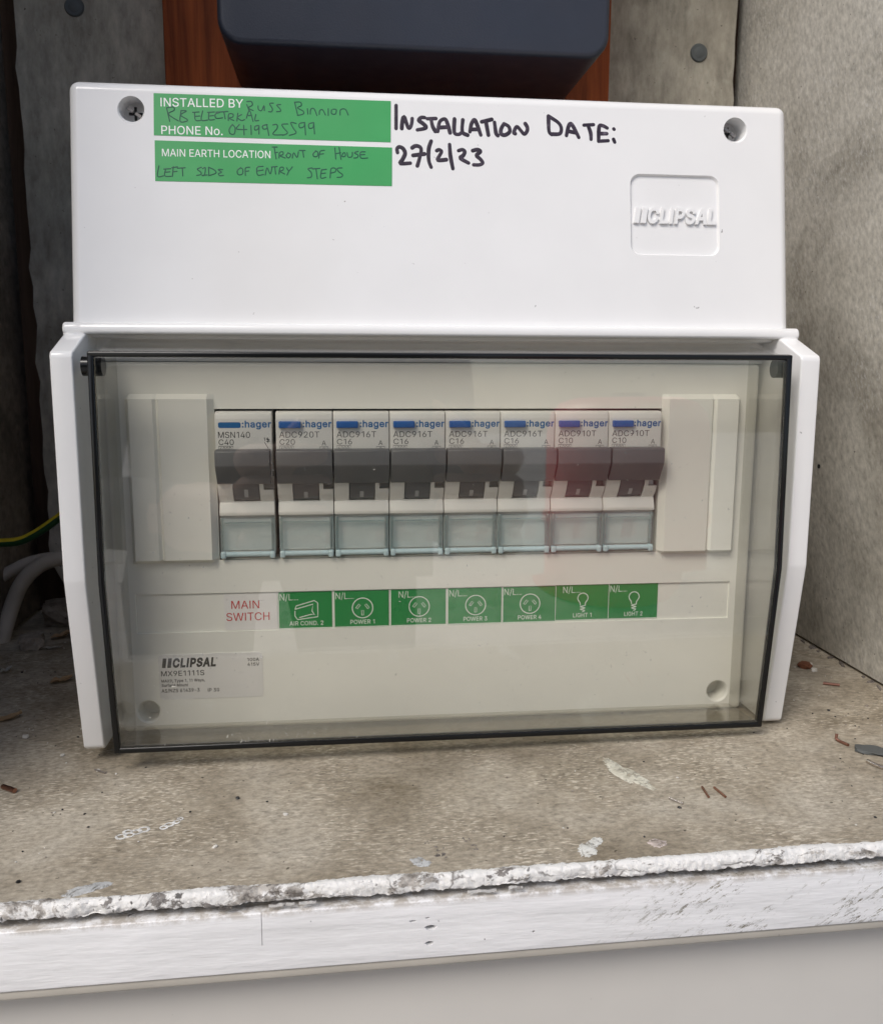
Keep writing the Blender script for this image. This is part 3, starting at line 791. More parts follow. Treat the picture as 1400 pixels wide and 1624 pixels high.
    'n': (410, ['114,227 114,0 53,0 53,379 112,379 112,287 102,287 112,312 124,332 137,349 152,362 169,372 187,379 207,383 227,384 246,383 264,380 280,376 295,369 309,360 321,349 332,336 341,321 348,304 353,285 356,264 357,240 357,0 296,0 296,235 295,256 290,275 283,291 273,304 260,315 246,323 229,328 210,329 197,328 184,326 172,322 161,317 150,311 141,303 133,293 126,283 121,271 117,257 114,243']),
    'o': (415, ['207,-8 182,-7 159,-2 137,6 117,16 98,30 82,46 68,64 56,85 46,108 40,133 36,159 34,187 36,216 40,243 46,268 56,291 68,312 82,330 98,346 117,360 137,371 159,378 182,383 207,384 233,383 256,378 278,371 299,360 317,346 333,330 347,312 359,291 369,268 376,243 380,216 381,187 380,159 376,133 369,108 359,85 347,64 333,46 317,30 299,16 278,6 256,-2 233,-7', '207,46 226,48 242,51 257,57 270,66 282,76 292,89 300,102 307,117 312,134 316,151 318,169 319,187 318,206 316,224 312,242 307,258 300,274 292,287 282,300 270,310 257,319 242,325 226,329 207,330 189,329 173,325 158,319 145,310 134,300 124,287 115,274 108,258 103,242 99,224 97,206 96,187 97,169 99,151 103,134 108,117 115,102 124,89 134,76 145,66 158,57 173,51 189,48']),
    'p': (424, ['53,-143 53,379 112,379 112,319 118,319 122,325 126,331 131,338 137,346 144,353 152,360 161,367 171,373 183,378 197,381 212,384 229,384 252,383 274,378 294,371 313,361 330,347 345,332 359,313 370,293 379,270 385,245 389,218 390,189 389,160 385,133 379,108 370,84 359,64 346,45 330,29 313,16 294,5 274,-2 252,-7 229,-8 213,-7 198,-5 184,-1 173,4 162,10 153,17 145,24 138,31 132,39 127,46 122,53 118,59 114,59 114,-143', '220,47 237,48 253,51 267,57 279,66 291,76 301,88 309,101 316,117 321,133 325,151 327,170 328,189 327,209 325,227 321,245 316,261 309,276 301,290 291,301 280,311 267,319 253,325 237,329 220,330 203,329 188,325 174,320 161,312 150,302 140,291 132,278 125,263 120,247 116,229 113,210 113,189 113,169 116,150 120,132 125,115 132,100 140,86 150,75 162,65 174,57 188,51 204,48']),
    'r': (259, ['53,0 53,379 112,379 112,321 115,321 122,335 130,347 140,358 152,367 166,375 181,380 196,384 213,385 217,385 221,385 225,385 229,384 243,384 243,322 242,323 239,323 235,324 230,324 224,325 219,325 213,326 207,326 194,325 182,323 170,319 159,315 149,309 140,301 132,293 126,284 121,273 117,262 114,250 114,237 114,0']),
    's': (365, ['182,-8 163,-7 145,-5 128,-2 112,3 98,10 84,18 72,27 62,38 53,50 45,63 40,78 36,94 94,107 99,92 105,79 114,69 124,60 136,54 150,49 165,46 181,45 200,46 217,50 232,55 244,62 255,71 262,81 267,91 268,103 267,112 265,121 260,129 254,136 246,142 237,147 225,151 212,155 149,170 125,177 104,186 87,196 72,208 61,222 53,237 48,255 47,274 48,290 51,305 57,319 65,332 75,343 87,354 100,363 115,370 131,377 149,381 167,384 187,384 206,384 223,381 239,378 254,372 267,366 279,358 290,349 299,339 307,328 314,316 319,303 324,290 268,277 264,288 258,298 251,307 243,316 232,323 219,328 205,331 187,333 171,332 156,329 143,324 131,317 121,308 114,299 110,289 109,277 110,267 112,258 117,250 124,243 133,237 144,232 157,227 172,223 229,209 254,202 275,194 292,183 306,171 317,158 325,142 330,125 331,107 330,90 326,75 321,61 312,47 302,35 290,24 276,15 260,6 242,0 223,-5 203,-7']),
    't': (227, ['204,379 204,327 6,327 6,379', '65,471 126,471 126,98 127,86 128,76 132,68 136,61 142,56 150,53 159,51 170,50 173,50 177,50 181,51 185,51 190,52 194,52 198,53 202,54 213,2 208,0 203,-1 198,-2 192,-3 186,-3 180,-4 174,-4 168,-4 145,-3 125,2 107,10 92,21 80,35 72,52 67,71 65,93']),
    'u': (410, ['182,-5 164,-4 146,-1 130,4 115,11 101,20 89,31 78,44 69,59 62,76 57,95 54,116 53,139 53,379 114,379 114,144 115,123 119,105 127,89 137,75 150,64 164,56 181,52 200,50 213,51 226,53 238,57 249,62 259,69 268,77 276,86 283,97 289,109 293,122 295,137 296,153 296,379 357,379 357,0 298,0 298,92 307,92 297,67 286,47 272,30 257,17 240,7 222,0 203,-4']),
    'y': (389, ['47,-139 61,-86 71,-87 80,-89 88,-90 96,-90 104,-89 111,-87 118,-84 124,-80 130,-74 136,-67 141,-58 146,-48 151,-36 163,-1 17,379 84,379 165,155 171,138 177,121 182,104 187,87 191,70 196,53 201,37 206,21 184,21 188,37 193,53 198,70 202,87 207,104 212,121 218,138 224,155 305,379 371,379 204,-58 198,-72 191,-85 184,-97 177,-107 168,-116 159,-124 150,-130 139,-136 128,-140 117,-143 104,-145 91,-145 84,-145 77,-145 71,-144 65,-143 59,-142 54,-141 51,-140']),
}

MARKER_STROKES = [
    [(-14.59, 115.23), (-14.69, 108.26)],
    [(-12.94, 108.32), (-12.77, 110.19), (-12.22, 111.87), (-11.46, 109.94), (-10.89, 108.53), (-10.24, 108.84), (-9.85, 110.0), (-9.68, 111.44)],
    [(-5.87, 111.86), (-6.9, 111.82), (-7.64, 110.93), (-6.48, 110.11), (-5.47, 109.14), (-5.91, 108.54), (-8.12, 108.04)],
    [(-4.99, 111.54), (-2.35, 111.69)],
    [(-3.82, 111.41), (-3.41, 109.35), (-2.55, 107.79)],
    [(-1.81, 107.81), (-1.34, 110.28), (-0.59, 111.31), (0.6, 111.56), (1.31, 110.08), (2.02, 107.5)],
    [(-0.91, 109.0), (1.45, 109.22)],
    [(3.46, 111.74), (3.35, 107.69), (4.67, 107.07), (5.57, 107.62)],
    [(6.06, 111.54), (5.87, 107.92), (7.48, 106.95)],
    [(8.24, 107.99), (8.71, 110.32), (9.62, 111.66), (10.35, 110.67), (11.64, 107.09)],
    [(8.84, 108.73), (10.92, 108.8)],
    [(11.99, 111.16), (15.13, 111.99)],
    [(13.33, 111.06), (14.03, 107.16)],
    [(16.01, 111.14), (16.42, 107.96), (17.01, 107.11)],
    [(19.0, 110.81), (18.08, 109.18), (18.06, 107.73), (19.25, 107.33), (20.76, 108.39), (20.48, 109.98), (19.0, 110.81)],
    [(-14.35, 100.95), (-14.48, 102.1), (-13.74, 102.69), (-12.58, 102.15), (-12.02, 100.73), (-12.77, 98.99), (-13.52, 97.68), (-10.45, 97.85)],
    [(-9.8, 102.53), (-8.77, 103.13), (-7.46, 102.88), (-7.03, 101.75), (-7.65, 99.14), (-8.27, 97.1)],
    [(-9.54, 100.23), (-6.02, 100.77)],
    [(-3.91, 104.72), (-4.67, 102.39), (-4.72, 98.93), (-4.01, 96.79)],
    [(-2.18, 101.89), (-1.44, 102.2), (-0.71, 101.65), (-1.32, 100.47), (-1.93, 99.01), (0.73, 99.23)],
    [(1.82, 103.89), (2.07, 100.28), (2.76, 96.55)],
    [(4.61, 102.09), (5.79, 102.42), (6.53, 101.86), (6.07, 100.69), (5.17, 99.8), (7.67, 98.42)],
    [(9.05, 102.22), (10.54, 102.56), (11.43, 102.01), (10.22, 100.81), (11.4, 99.69), (12.13, 98.55), (11.08, 97.94), (9.29, 97.89)],
    [(22.5, 107.87), (22.11, 108.29), (23.04, 110.07), (24.37, 108.8), (25.41, 107.81), (26.32, 108.86), (26.34, 110.03), (25.75, 111.03)],
    [(33.17, 113.61), (33.27, 109.09), (34.16, 107.95)],
    [(33.17, 113.61), (36.18, 111.81), (37.22, 110.09), (36.74, 108.32), (34.31, 108.1)],
    [(38.86, 107.8), (39.5, 110.46), (40.27, 111.51), (41.32, 110.23), (42.81, 107.34)],
    [(39.63, 109.14), (41.76, 108.77)],
    [(44.53, 111.21), (47.59, 111.46)],
    [(45.9, 110.96), (46.64, 108.93), (46.77, 106.88)],
    [(52.02, 110.57), (50.5, 111.26), (49.42, 110.78), (49.21, 106.36)],
    [(49.85, 108.74), (51.85, 108.8)],
    [(49.21, 106.36), (52.28, 106.61)],
    [(54.17, 110.35), (54.29, 110.23)],
    [(54.07, 107.1), (54.43, 106.23)],
]
PEN_STROKES_TOP = [
    [(-59.74, 113.85), (-59.1, 112.13)],
    [(-59.73, 114.79), (-58.39, 114.83), (-58.13, 113.77), (-59.35, 112.92), (-57.89, 112.17)],
    [(-56.39, 113.56), (-56.27, 112.49), (-55.34, 112.26), (-54.65, 113.76), (-54.53, 112.28)],
    [(-83.36, 112.08), (-82.5, 108.13)],
    [(-83.36, 112.08), (-81.52, 112.41), (-81.14, 111.5), (-82.86, 110.24), (-80.0, 108.34)],
    [(-79.16, 111.3), (-79.47, 108.23), (-77.76, 108.28), (-77.36, 108.83), (-79.31, 110.09), (-77.58, 111.35), (-79.16, 111.43)],
    [(-75.74, 111.02), (-73.88, 111.21)],
    [(-75.21, 111.03), (-74.98, 108.78), (-73.52, 108.69)],
    [(-75.09, 109.84), (-73.77, 110.02)],
    [(-72.82, 111.52), (-73.26, 108.83), (-71.4, 108.9)],
    [(-71.37, 111.17), (-69.37, 111.37)],
    [(-70.97, 111.18), (-71.0, 109.04), (-69.41, 109.1)],
    [(-70.99, 110.11), (-69.66, 110.29)],
    [(-67.78, 111.29), (-69.12, 110.71), (-68.87, 109.51), (-67.01, 109.71)],
    [(-68.84, 111.33), (-65.38, 111.64)],
    [(-66.58, 111.47), (-66.21, 109.47)],
    [(-65.29, 108.97), (-65.13, 110.85), (-63.92, 110.89), (-63.94, 110.08), (-65.01, 109.64), (-63.69, 109.02)],
    [(-62.45, 111.21), (-62.75, 108.92)],
    [(-61.39, 110.84), (-62.6, 109.99), (-61.41, 109.1), (-60.47, 109.4)],
    [(-59.93, 109.82), (-58.96, 112.13), (-57.94, 108.94)],
    [(-59.65, 110.63), (-58.45, 110.67)],
    [(-57.1, 110.99), (-57.4, 109.23), (-56.32, 109.27)],
    [(-64.1, 107.8), (-65.06, 106.43), (-64.81, 105.1), (-63.61, 105.0), (-63.32, 106.75), (-63.97, 107.67)],
    [(-62.1, 107.87), (-62.92, 106.5), (-59.85, 106.46)],
    [(-60.77, 107.64), (-60.67, 104.83)],
    [(-58.62, 107.71), (-58.53, 105.03)],
    [(-56.34, 107.79), (-57.42, 107.48), (-57.44, 106.41), (-56.49, 106.71), (-56.21, 107.79), (-56.25, 105.24)],
    [(-53.78, 108.14), (-55.14, 107.69), (-54.88, 106.76), (-53.8, 107.06), (-53.92, 108.27), (-53.29, 104.93)],
    [(-51.82, 114.59), (-52.96, 114.41), (-52.13, 112.88), (-52.42, 112.03), (-53.27, 112.0)],
    [(-49.7, 114.24), (-50.84, 114.06), (-49.86, 112.96), (-49.73, 112.26), (-50.87, 112.08)],
    [(-45.44, 115.1), (-44.63, 111.45)],
    [(-45.44, 115.1), (-43.73, 115.16), (-43.46, 114.18), (-44.61, 113.43), (-42.91, 112.5), (-42.92, 111.65), (-44.64, 111.16)],
    [(-41.62, 113.25), (-41.5, 111.69)],
    [(-40.78, 111.72), (-40.62, 113.14), (-39.62, 113.32), (-38.79, 111.36)],
    [(-38.07, 111.67), (-37.91, 112.81), (-37.05, 113.13), (-36.21, 111.59)],
    [(-35.33, 113.47), (-35.35, 111.48)],
    [(-34.33, 113.22), (-34.34, 112.08), (-33.2, 111.98), (-32.89, 113.27), (-33.89, 113.38)],
    [(-31.76, 111.74), (-31.6, 113.31), (-30.16, 113.51), (-29.32, 111.83)],
    [(-52.06, 108.08), (-50.92, 108.26), (-50.8, 107.13), (-52.1, 105.26), (-49.12, 105.21)],
    [(-47.66, 108.51), (-49.36, 108.31), (-48.67, 107.06), (-47.7, 105.82), (-49.13, 105.07)],
    [(-45.1, 108.74), (-46.66, 108.97), (-45.97, 107.29), (-45.14, 105.9), (-47.14, 105.13)],
    [(-42.53, 109.11), (-44.1, 108.77), (-43.98, 107.5), (-42.69, 107.97), (-42.53, 109.25), (-42.3, 105.42)],
    [(-39.82, 109.2), (-41.25, 108.72), (-41.13, 107.45), (-39.98, 107.77), (-39.82, 109.34), (-39.58, 105.79)],
]
PEN_STROKES_BOTTOM = [
    [(-85.85, 94.86), (-86.29, 91.8), (-84.58, 91.97)],
    [(-84.42, 93.97), (-82.45, 94.16)],
    [(-83.9, 93.99), (-84.19, 91.98), (-82.35, 91.9)],
    [(-84.04, 93.05), (-82.72, 93.22)],
    [(-81.65, 94.72), (-81.96, 91.91)],
    [(-82.05, 94.44), (-80.47, 94.75)],
    [(-81.8, 93.25), (-80.62, 93.41)],
    [(-80.47, 94.35), (-78.23, 94.54)],
    [(-79.02, 94.39), (-78.92, 92.13)],
    [(-73.46, 94.81), (-74.66, 94.24), (-73.62, 93.34), (-73.63, 92.67), (-74.82, 92.37)],
    [(-73.07, 94.42), (-72.27, 94.71), (-72.57, 92.56), (-73.37, 92.41), (-71.77, 92.58)],
    [(-71.34, 94.87), (-71.25, 92.47)],
    [(-71.34, 94.87), (-69.63, 94.11), (-69.24, 93.19), (-71.25, 92.39)],
    [(-67.23, 94.31), (-68.56, 94.28), (-67.51, 93.5), (-68.45, 93.08), (-68.06, 92.47), (-66.99, 92.58)],
    [(-61.89, 95.0), (-62.83, 94.17), (-62.58, 92.97), (-61.38, 93.13), (-61.22, 94.48), (-61.89, 95.0)],
    [(-60.45, 92.76), (-60.42, 94.9), (-59.21, 95.21)],
    [(-60.43, 93.96), (-59.49, 94.12)],
    [(-55.18, 95.59), (-56.93, 95.27), (-56.82, 92.99), (-55.08, 93.17)],
    [(-56.81, 94.2), (-55.19, 94.51)],
    [(-54.54, 93.05), (-53.97, 95.22), (-53.06, 93.36), (-52.49, 95.39)],
    [(-52.29, 101.43), (-50.88, 101.48)],
    [(-51.73, 101.31), (-51.21, 97.93)],
    [(-51.61, 99.76), (-50.76, 99.92)],
    [(-50.36, 98.24), (-50.19, 99.8), (-49.2, 100.11), (-49.21, 99.26), (-50.21, 98.95), (-48.51, 98.29)],
    [(-47.64, 99.87), (-48.22, 99.01), (-47.52, 98.32), (-46.8, 99.33), (-47.64, 99.87)],
    [(-46.38, 98.35), (-45.93, 99.92), (-44.96, 98.53), (-44.51, 100.25)],
    [(-44.22, 100.68), (-42.51, 100.73)],
    [(-43.22, 100.57), (-42.96, 98.73)],
    [(-39.37, 100.54), (-40.09, 99.81), (-39.82, 98.97), (-38.82, 99.14), (-38.66, 100.28), (-39.37, 100.69)],
    [(-38.4, 98.58), (-37.94, 100.59), (-36.65, 100.91)],
    [(-38.1, 99.73), (-36.95, 99.91)],
    [(-33.48, 101.72), (-33.24, 98.45)],
    [(-32.19, 101.9), (-31.66, 98.35)],
    [(-33.36, 100.01), (-31.78, 100.34)],
    [(-31.06, 100.22), (-31.36, 99.21), (-30.35, 99.39), (-30.48, 100.38), (-31.06, 100.22)],
    [(-29.76, 100.4), (-29.49, 99.13), (-28.34, 99.3), (-28.18, 100.59)],
    [(-26.44, 100.93), (-27.6, 100.47), (-26.46, 99.79), (-26.75, 99.06), (-27.77, 98.89)],
    [(-24.27, 100.85), (-25.72, 100.66), (-25.6, 98.95), (-23.58, 99.01)],
    [(-25.59, 99.95), (-24.43, 100.04)],
    [(-52.66, 95.48), (-50.96, 95.67)],
    [(-51.67, 95.51), (-51.42, 93.4)],
    [(-50.43, 93.42), (-50.12, 95.27), (-49.12, 95.44), (-49.28, 94.59), (-50.27, 94.28), (-48.72, 93.47)],
    [(-48.13, 95.33), (-47.43, 94.5), (-46.42, 95.66)],
    [(-47.43, 94.5), (-48.02, 93.21)],
    [(-40.44, 95.54), (-41.73, 95.22), (-40.75, 94.11), (-40.76, 92.83), (-41.91, 92.52)],
    [(-40.3, 95.26), (-38.16, 95.46)],
    [(-39.3, 95.29), (-38.91, 92.31)],
    [(-37.59, 95.05), (-37.91, 92.62), (-36.33, 92.81)],
    [(-37.75, 93.91), (-36.46, 94.09)],
    [(-37.59, 95.05), (-36.15, 95.23)],
    [(-35.04, 92.7), (-34.72, 95.41), (-33.42, 95.59), (-33.44, 94.59), (-34.88, 94.13)],
    [(-31.41, 95.79), (-32.85, 95.61), (-32.43, 94.62), (-31.29, 93.8), (-31.59, 93.08), (-32.89, 92.9)],
]


# ------------------------------------------------------------------ the niche: shelf, walls, boards
TILT = 0.015                                  # the old shelf runs slightly uphill to the right


def shelf_z(x):
    return -84.8 + TILT * x


def slab_on_slope(bm, x0, x1, y0, y1, dz0, dz1, bev=0.0, mat=0):
    box(bm, x0, x1, y0, y1, dz0, dz1, bev, 3, mat)


def shear_to_shelf(bm):
    for v in bm.verts:
        v.co.z += shelf_z(v.co.x)


bm = bmesh.new()
box(bm, -300, 300, -88.0, 185, -3.2, 0.0)
shear_to_shelf(bm)
shelf = link('shelf', bm, 'shelf', origin=(0, 40, -85), smooth=False)
tag(shelf, 'worn grey cement shelf with a ragged white painted front edge', 'shelf', kind='structure')

# ragged painted front edge of the shelf
rng = random.Random(4)
bm = bmesh.new()
NX = 1000
prof = [(-87.0, 0.02), (-87.3, 0.14), (-87.8, 0.22), (-88.4, 0.26), (-88.9, 0.22), (-89.3, 0.08), (-89.6, -0.2), (-89.8, -0.5),
        (-89.95, -0.9), (-90.05, -1.3), (-90.15, -1.7), (-90.2, -2.1), (-90.2, -2.5), (-90.1, -2.85), (-89.8, -3.1), (-89.0, -3.25), (-86.2, -3.3)]
KP = len(prof)


def nz(x, y, z, f, s=0):
    return noise.noise((x * f + s, y * f + 3.1 * s, z * f))


grid = []
for i in range(NX + 1):
    x = -215 + 430.0 * i / NX
    row = []
    inner = noise.noise((x * 0.055, 3.1, 0)) * 1.4 + noise.noise((x * 0.31, 8.2, 0)) * 0.8 + noise.noise((x * 1.1, 4.2, 0)) * 0.55 + noise.noise((x * 2.7, 6.2, 0)) * 0.35
    low = nz(x, 0, 0, 0.07, 2) * 0.5 + nz(x, 0, 0, 0.45, 4) * 0.45 + nz(x, 0, 0, 1.3, 6) * 0.3
    wob = nz(x, 0, 0, 0.03, 8) * 0.8 + nz(x, 0, 0, 0.12, 9) * 0.5
    for k, (py, pz) in enumerate(prof):
        t = k / (KP - 1)
        amp = min(1.0, t * 3.2) * (1.0 if t < 0.85 else 0.5)
        n1, n2, n3 = nz(x, py, pz, 0.33, 11), nz(x, py, pz, 0.8, 12), nz(x, py, pz, 1.9, 13)
        chip = max(0.0, nz(x, py, pz, 0.16, 15) - 0.12) * 2.0       # places where a flake has dropped off
        d = (n1 * 0.22 + n2 * 0.3 + (abs(n3) - 0.25) * 0.75 - chip * 0.9) * amp
        y = py - d * (0.35 + 0.65 * t) + wob * amp * 0.35
        z = pz + d * 0.55 * (1 - t)
        if k == 0:
            y, z = -87.2 + inner * 0.8, -0.15
        elif k == 1:
            y, z = -87.5 + inner * 0.75, 0.08 + abs(n2) * 0.16
        elif k == 2:
            y = min(y, -87.9 + inner * 0.5)
        if t > 0.55:
            z += low * (t - 0.55) * 3.4
        row.append(bm.verts.new((x, y, z + shelf_z(x))))
    grid.append(row)
for i in range(NX):
    for k in range(KP - 1):
        bm.faces.new((grid[i][k], grid[i][k + 1], grid[i + 1][k + 1], grid[i + 1][k]))
link('flaking_paint_edge', bm, 'edge_paint', shelf, angle=38)


def blot(bm, cx, cy, rx, ry, rot, seed, h=0.12, ragged=0.25, mat=0, n=64):
    """a dried splash of paint on the shelf: a thin lens with an uneven outline"""
    ring, ring2 = [], []
    ca, sa = math.cos(rot), math.sin(rot)
    for i in range(n):
        a = 2 * math.pi * i / n
        k = 1 + ragged * 1.3 * noise.noise((math.cos(a) * 1.3 + seed, math.sin(a) * 1.3, seed)) + ragged * 0.5 * noise.noise((math.cos(a) * 9 + seed, math.sin(a) * 9, 5.0)) + ragged * 0.8 * noise.noise((math.cos(a) * 4 + seed, math.sin(a) * 4, 2.0))
        px, py = math.cos(a) * rx * k, math.sin(a) * ry * k
        for lst, s, z in ((ring, 1.0, 0.0), (ring2, 0.86, h)):
            x, y = cx + (px * ca - py * sa) * s, cy + (px * sa + py * ca) * s
            lst.append(bm.verts.new((x, y, shelf_z(x) + 0.03 + z)))
    for i in range(n):
        f = bm.faces.new((ring[i], ring[(i + 1) % n], ring2[(i + 1) % n], ring2[i]))
        f.material_index = mat
    f = bm.faces.new(ring2)
    f.material_index = mat


def splash_mat(name, c1, c2):
    m, nt, b = new_mat(name)
    v = coords(nt)
    n = tex_noise(nt, v, 260, 6, 0.7)
    c = ramp(nt, n, [(0.33, c1), (0.55, c2)])
    nt.links.new(c, b.inputs['Base Color'])
    b.inputs['Roughness'].default_value = 0.6
    worn = tex_noise(nt, coords(nt, (1, 1, 1)), 330, 6, 0.75, 0.5)      # worn through to the cement in places
    nt.links.new(ramp(nt, worn, [(0.36, grey(0.15)), (0.5, grey(1))]), b.inputs['Alpha'])
    bump(nt, b, n, 0.6, 0.2)
    return m


M['splash_cream'] = splash_mat('cream_paint_splash', (0.42, 0.39, 0.31), (0.68, 0.66, 0.56))
M['splash_white'] = splash_mat('white_paint_splash', (0.50, 0.49, 0.44), (0.74, 0.74, 0.70))
M['paint_white'] = splash_mat('fresh_white_paint', (0.62, 0.62, 0.60), (0.82, 0.82, 0.80))
M['splash_pink'] = splash_mat('pink_paint_splash', (0.42, 0.35, 0.31), (0.62, 0.54, 0.50))
M['splash_grey'] = splash_mat('grey_paint_smear', (0.33, 0.33, 0.32), (0.52, 0.53, 0.53))
bm = bmesh.new(); blot(bm, 50.0, -42.0, 11.5, 2.9, 1.95, 1.3, ragged=0.35)
link('paint_splash', bm, 'splash_cream', shelf)['label'] = 'long cream paint smear in front of the box'
bm = bmesh.new(); blot(bm, 27.6, -82.5, 3.4, 2.1, 0.9, 5.1, ragged=0.4); blot(bm, 30.6, -79.0, 2.9, 1.7, 0.9, 7.7, ragged=0.3)
link('paint_splash', bm, 'splash_white', shelf)['label'] = 'white paint splash at the shelf edge'
bm = bmesh.new(); blot(bm, 46.0, -81.5, 2.3, 2.0, 0.1, 2.2, ragged=0.3)
link('paint_splash', bm, 'splash_pink', shelf)['label'] = 'small pinkish paint spot'
bm = bmesh.new(); blot(bm, -93.0, -84.0, 5.0, 1.9, 0.35, 9.3, ragged=0.3, h=0.25)
link('paint_splash', bm, 'splash_grey', shelf)['label'] = 'grey smear at the left of the shelf edge'
bm = bmesh.new(); blot(bm, -14.6, -82.6, 3.0, 1.8, -0.5, 6.4, ragged=0.3)
link('paint_splash', bm, 'splash_grey', shelf)
bm = bmesh.new()
for cx, cy, r in ((-91.4, -60.6, 1.15), (-89.4, -60.0, 1.0), (-87.9, -58.7, 1.15), (-90.2, -58.2, 0.9), (-86.2, -57.6, 1.25),
                  (-81.2, -57.2, 0.85), (-80.0, -55.8, 0.95), (-78.3, -54.6, 0.75), (-77.5, -53.0, 0.6)):
    pts = [(cx + r * math.cos(a) * 1.1, cy + r * math.sin(a), shelf_z(cx) + 0.1) for a in [2 * math.pi * i / 14 for i in range(15)]]
    tube(bm, [(a_ + rng.uniform(-.12, .12), b_ + rng.uniform(-.1, .1), c_) for a_, b_, c_ in pts], lambda t: 0.31 + 0.1 * math.sin(7 * t + cx), 6, 0, 'flat', squash=((0, 0, 1), 0.35))
link('paint_rings', bm, 'paint_white', shelf)['label'] = 'chain of little white paint rings'
# ink-dark stains near the front edge and a pale scratch at the right
M['stain'] = splash_mat('dark_stain_and_gap', (0.10, 0.085, 0.085), (0.20, 0.175, 0.155))
bm = bmesh.new()
for cx, cy, s in ((-1.0, -77.5, 1.1), (-9.5, -80.5, 1.4), (-8.8, -77.0, 0.9), (-2.2, -73.5, 0.8), (-12, -73.5, 0.6), (-0.2, -69.5, 0.5)):
    for k in range(5):
        blot(bm, cx + rng.uniform(-1.6, 1.6) * s, cy + rng.uniform(-1.2, 1.2) * s, rng.uniform(0.2, 0.55) * s, rng.uniform(0.15, 0.4) * s, rng.uniform(0, 3), rng.uniform(0, 50), h=0.02, ragged=0.7, n=14)
link('ink_stain', bm, 'stain', shelf)

# white painted timber rail under the shelf edge
bm = bmesh.new()
box(bm, -300, 300, -90.4, -62, -20.7, -5.5, 0.4, 3)
shear_to_shelf(bm)
cuts = []
for cx, cz, w, h in ((-12.8, -97.6, 1.4, 0.75), (-13.1, -101.7, 1.05, 0.6), (-17.2, -95.6, 0.9, 0.28), (-13.6, -95.0, 0.5, 0.25), (12.4, -100.4, 0.35, 0.3)):
    c = bmesh.new()
    pr = [(cx + w * math.cos(a) * (1 + 0.2 * math.sin(3 * a + cx)), cz + h * math.sin(a)) for a in [2 * math.pi * i / 18 for i in range(18)]]
    prism_y(c, pr, -95, -86.6)
    cuts.append(c)
c = bmesh.new(); box(c, -52.83, -52.69, -95, -89.8, -99.5, -90.6); cuts.append(c)
bm = boolean(bm, cuts)
rail = link('painted_board', bm, 'board_paint', origin=(0, -76, -90.9), angle=30)
tag(rail, 'white painted timber board with nail holes and dark scuffs, under the shelf edge', 'board')
bm = bmesh.new()
for cx, cz, w, h in ((-12.8, -97.6, 1.25, 0.55), (-13.1, -101.7, 0.95, 0.5)):
    prism_y(bm, [(cx + w * 1.1 * math.cos(a), cz + h * 1.1 * math.sin(a)) for a in [2 * math.pi * i / 18 for i in range(18)]], -87.4, -86.7)
link('nail_hole', bm, 'dark', rail)
# loose strips of paint hanging in the joint
bm = bmesh.new()
for x0, w, yy, dz in ((-51.0, 6.0, -89.9, -3.6), (-62.5, 3.0, -90.1, -3.3), (-44.0, 4.0, -90.0, -3.5), (-4.0, 7.0, -90.2, -3.7), (6.0, 3.5, -90.2, -3.5)):
    pts = []
    n = 10
    for i in range(n + 1):
        x = x0 + w * i / n
        hz = 0.5 + 0.5 * abs(noise.noise((x * 0.6, yy, 1)))
        zz = shelf_z(x) + dz + 0.5 * noise.noise((x * 0.35, 0, 7))
        pts.append((bm.verts.new((x, yy + 0.5 * noise.noise((x, 2, 2)), zz)), bm.verts.new((x, yy - 0.3, zz - hz))))
    for i in range(n):
        bm.faces.new((pts[i][0], pts[i][1], pts[i + 1][1], pts[i + 1][0]))
bmesh.ops.solidify(bm, geom=list(bm.faces), thickness=0.25)
link('peeling_paint', bm, 'edge_paint', shelf)

bm = bmesh.new()
box(bm, -300, 300, -89.9, -64, -23.3, -20.75, 0.7, 3)
shear_to_shelf(bm)
link('caulk_bead', bm, 'caulk', rail)

bm = bmesh.new()
box(bm, -300, 300, -82.0, -60, -260, -23.15)
shear_to_shelf(bm)
lower = link('lower_panel', bm, 'lower_paint', origin=(0, -72, -345), smooth=False)
tag(lower, 'plain dull cream panel below the white painted board', 'panel')
bm = bmesh.new()
box(bm, -300, 300, -60, 180, -9.5, -3.25)  # near-black fill that paints the shade in the joint below the shelf edge
shear_to_shelf(bm)
link('joint_shade', bm, 'dark', shelf)

# right wall: one tall stained sheet, its foot not quite meeting the shelf
bm = bmesh.new()
box(bm, 167.5, 178, -86, 190, -81.2, 470, 0.4)
rw = link('cement_wall', bm, 'right_wall', origin=(172, 50, -82))
tag(rw, 'stained grey cement sheet wall on the right of the box, running front to back', 'wall')
bm = bmesh.new()
cyl(bm, (167.2, 70, -5), (168, 70, -5), 0.9)
cyl(bm, (167.2, 26, 142), (168, 26, 142), 1.2)
link('nail_hole', bm, 'dark', rw)
bm = bmesh.new()
for i in range(26):
    y = -60 + 230 * i / 26 + rng.uniform(-3, 3)
    blot_x = 166.4 + rng.uniform(-0.8, 0.6)
    blot(bm, blot_x, y, rng.uniform(0.4, 1.6), rng.uniform(0.8, 3.2), rng.uniform(-0.4, 0.4), rng.uniform(0, 60), h=rng.uniform(0.2, 0.7), ragged=0.6, n=14)
link('wall_foot_gap_shade', bm, 'stain', rw)  # dark blots paint in the shaded gap along the wall foot

# left wall
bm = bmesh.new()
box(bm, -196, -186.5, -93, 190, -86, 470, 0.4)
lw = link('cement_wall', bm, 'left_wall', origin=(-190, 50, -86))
tag(lw, 'dark side wall in deep shade at the left of the box', 'wall')

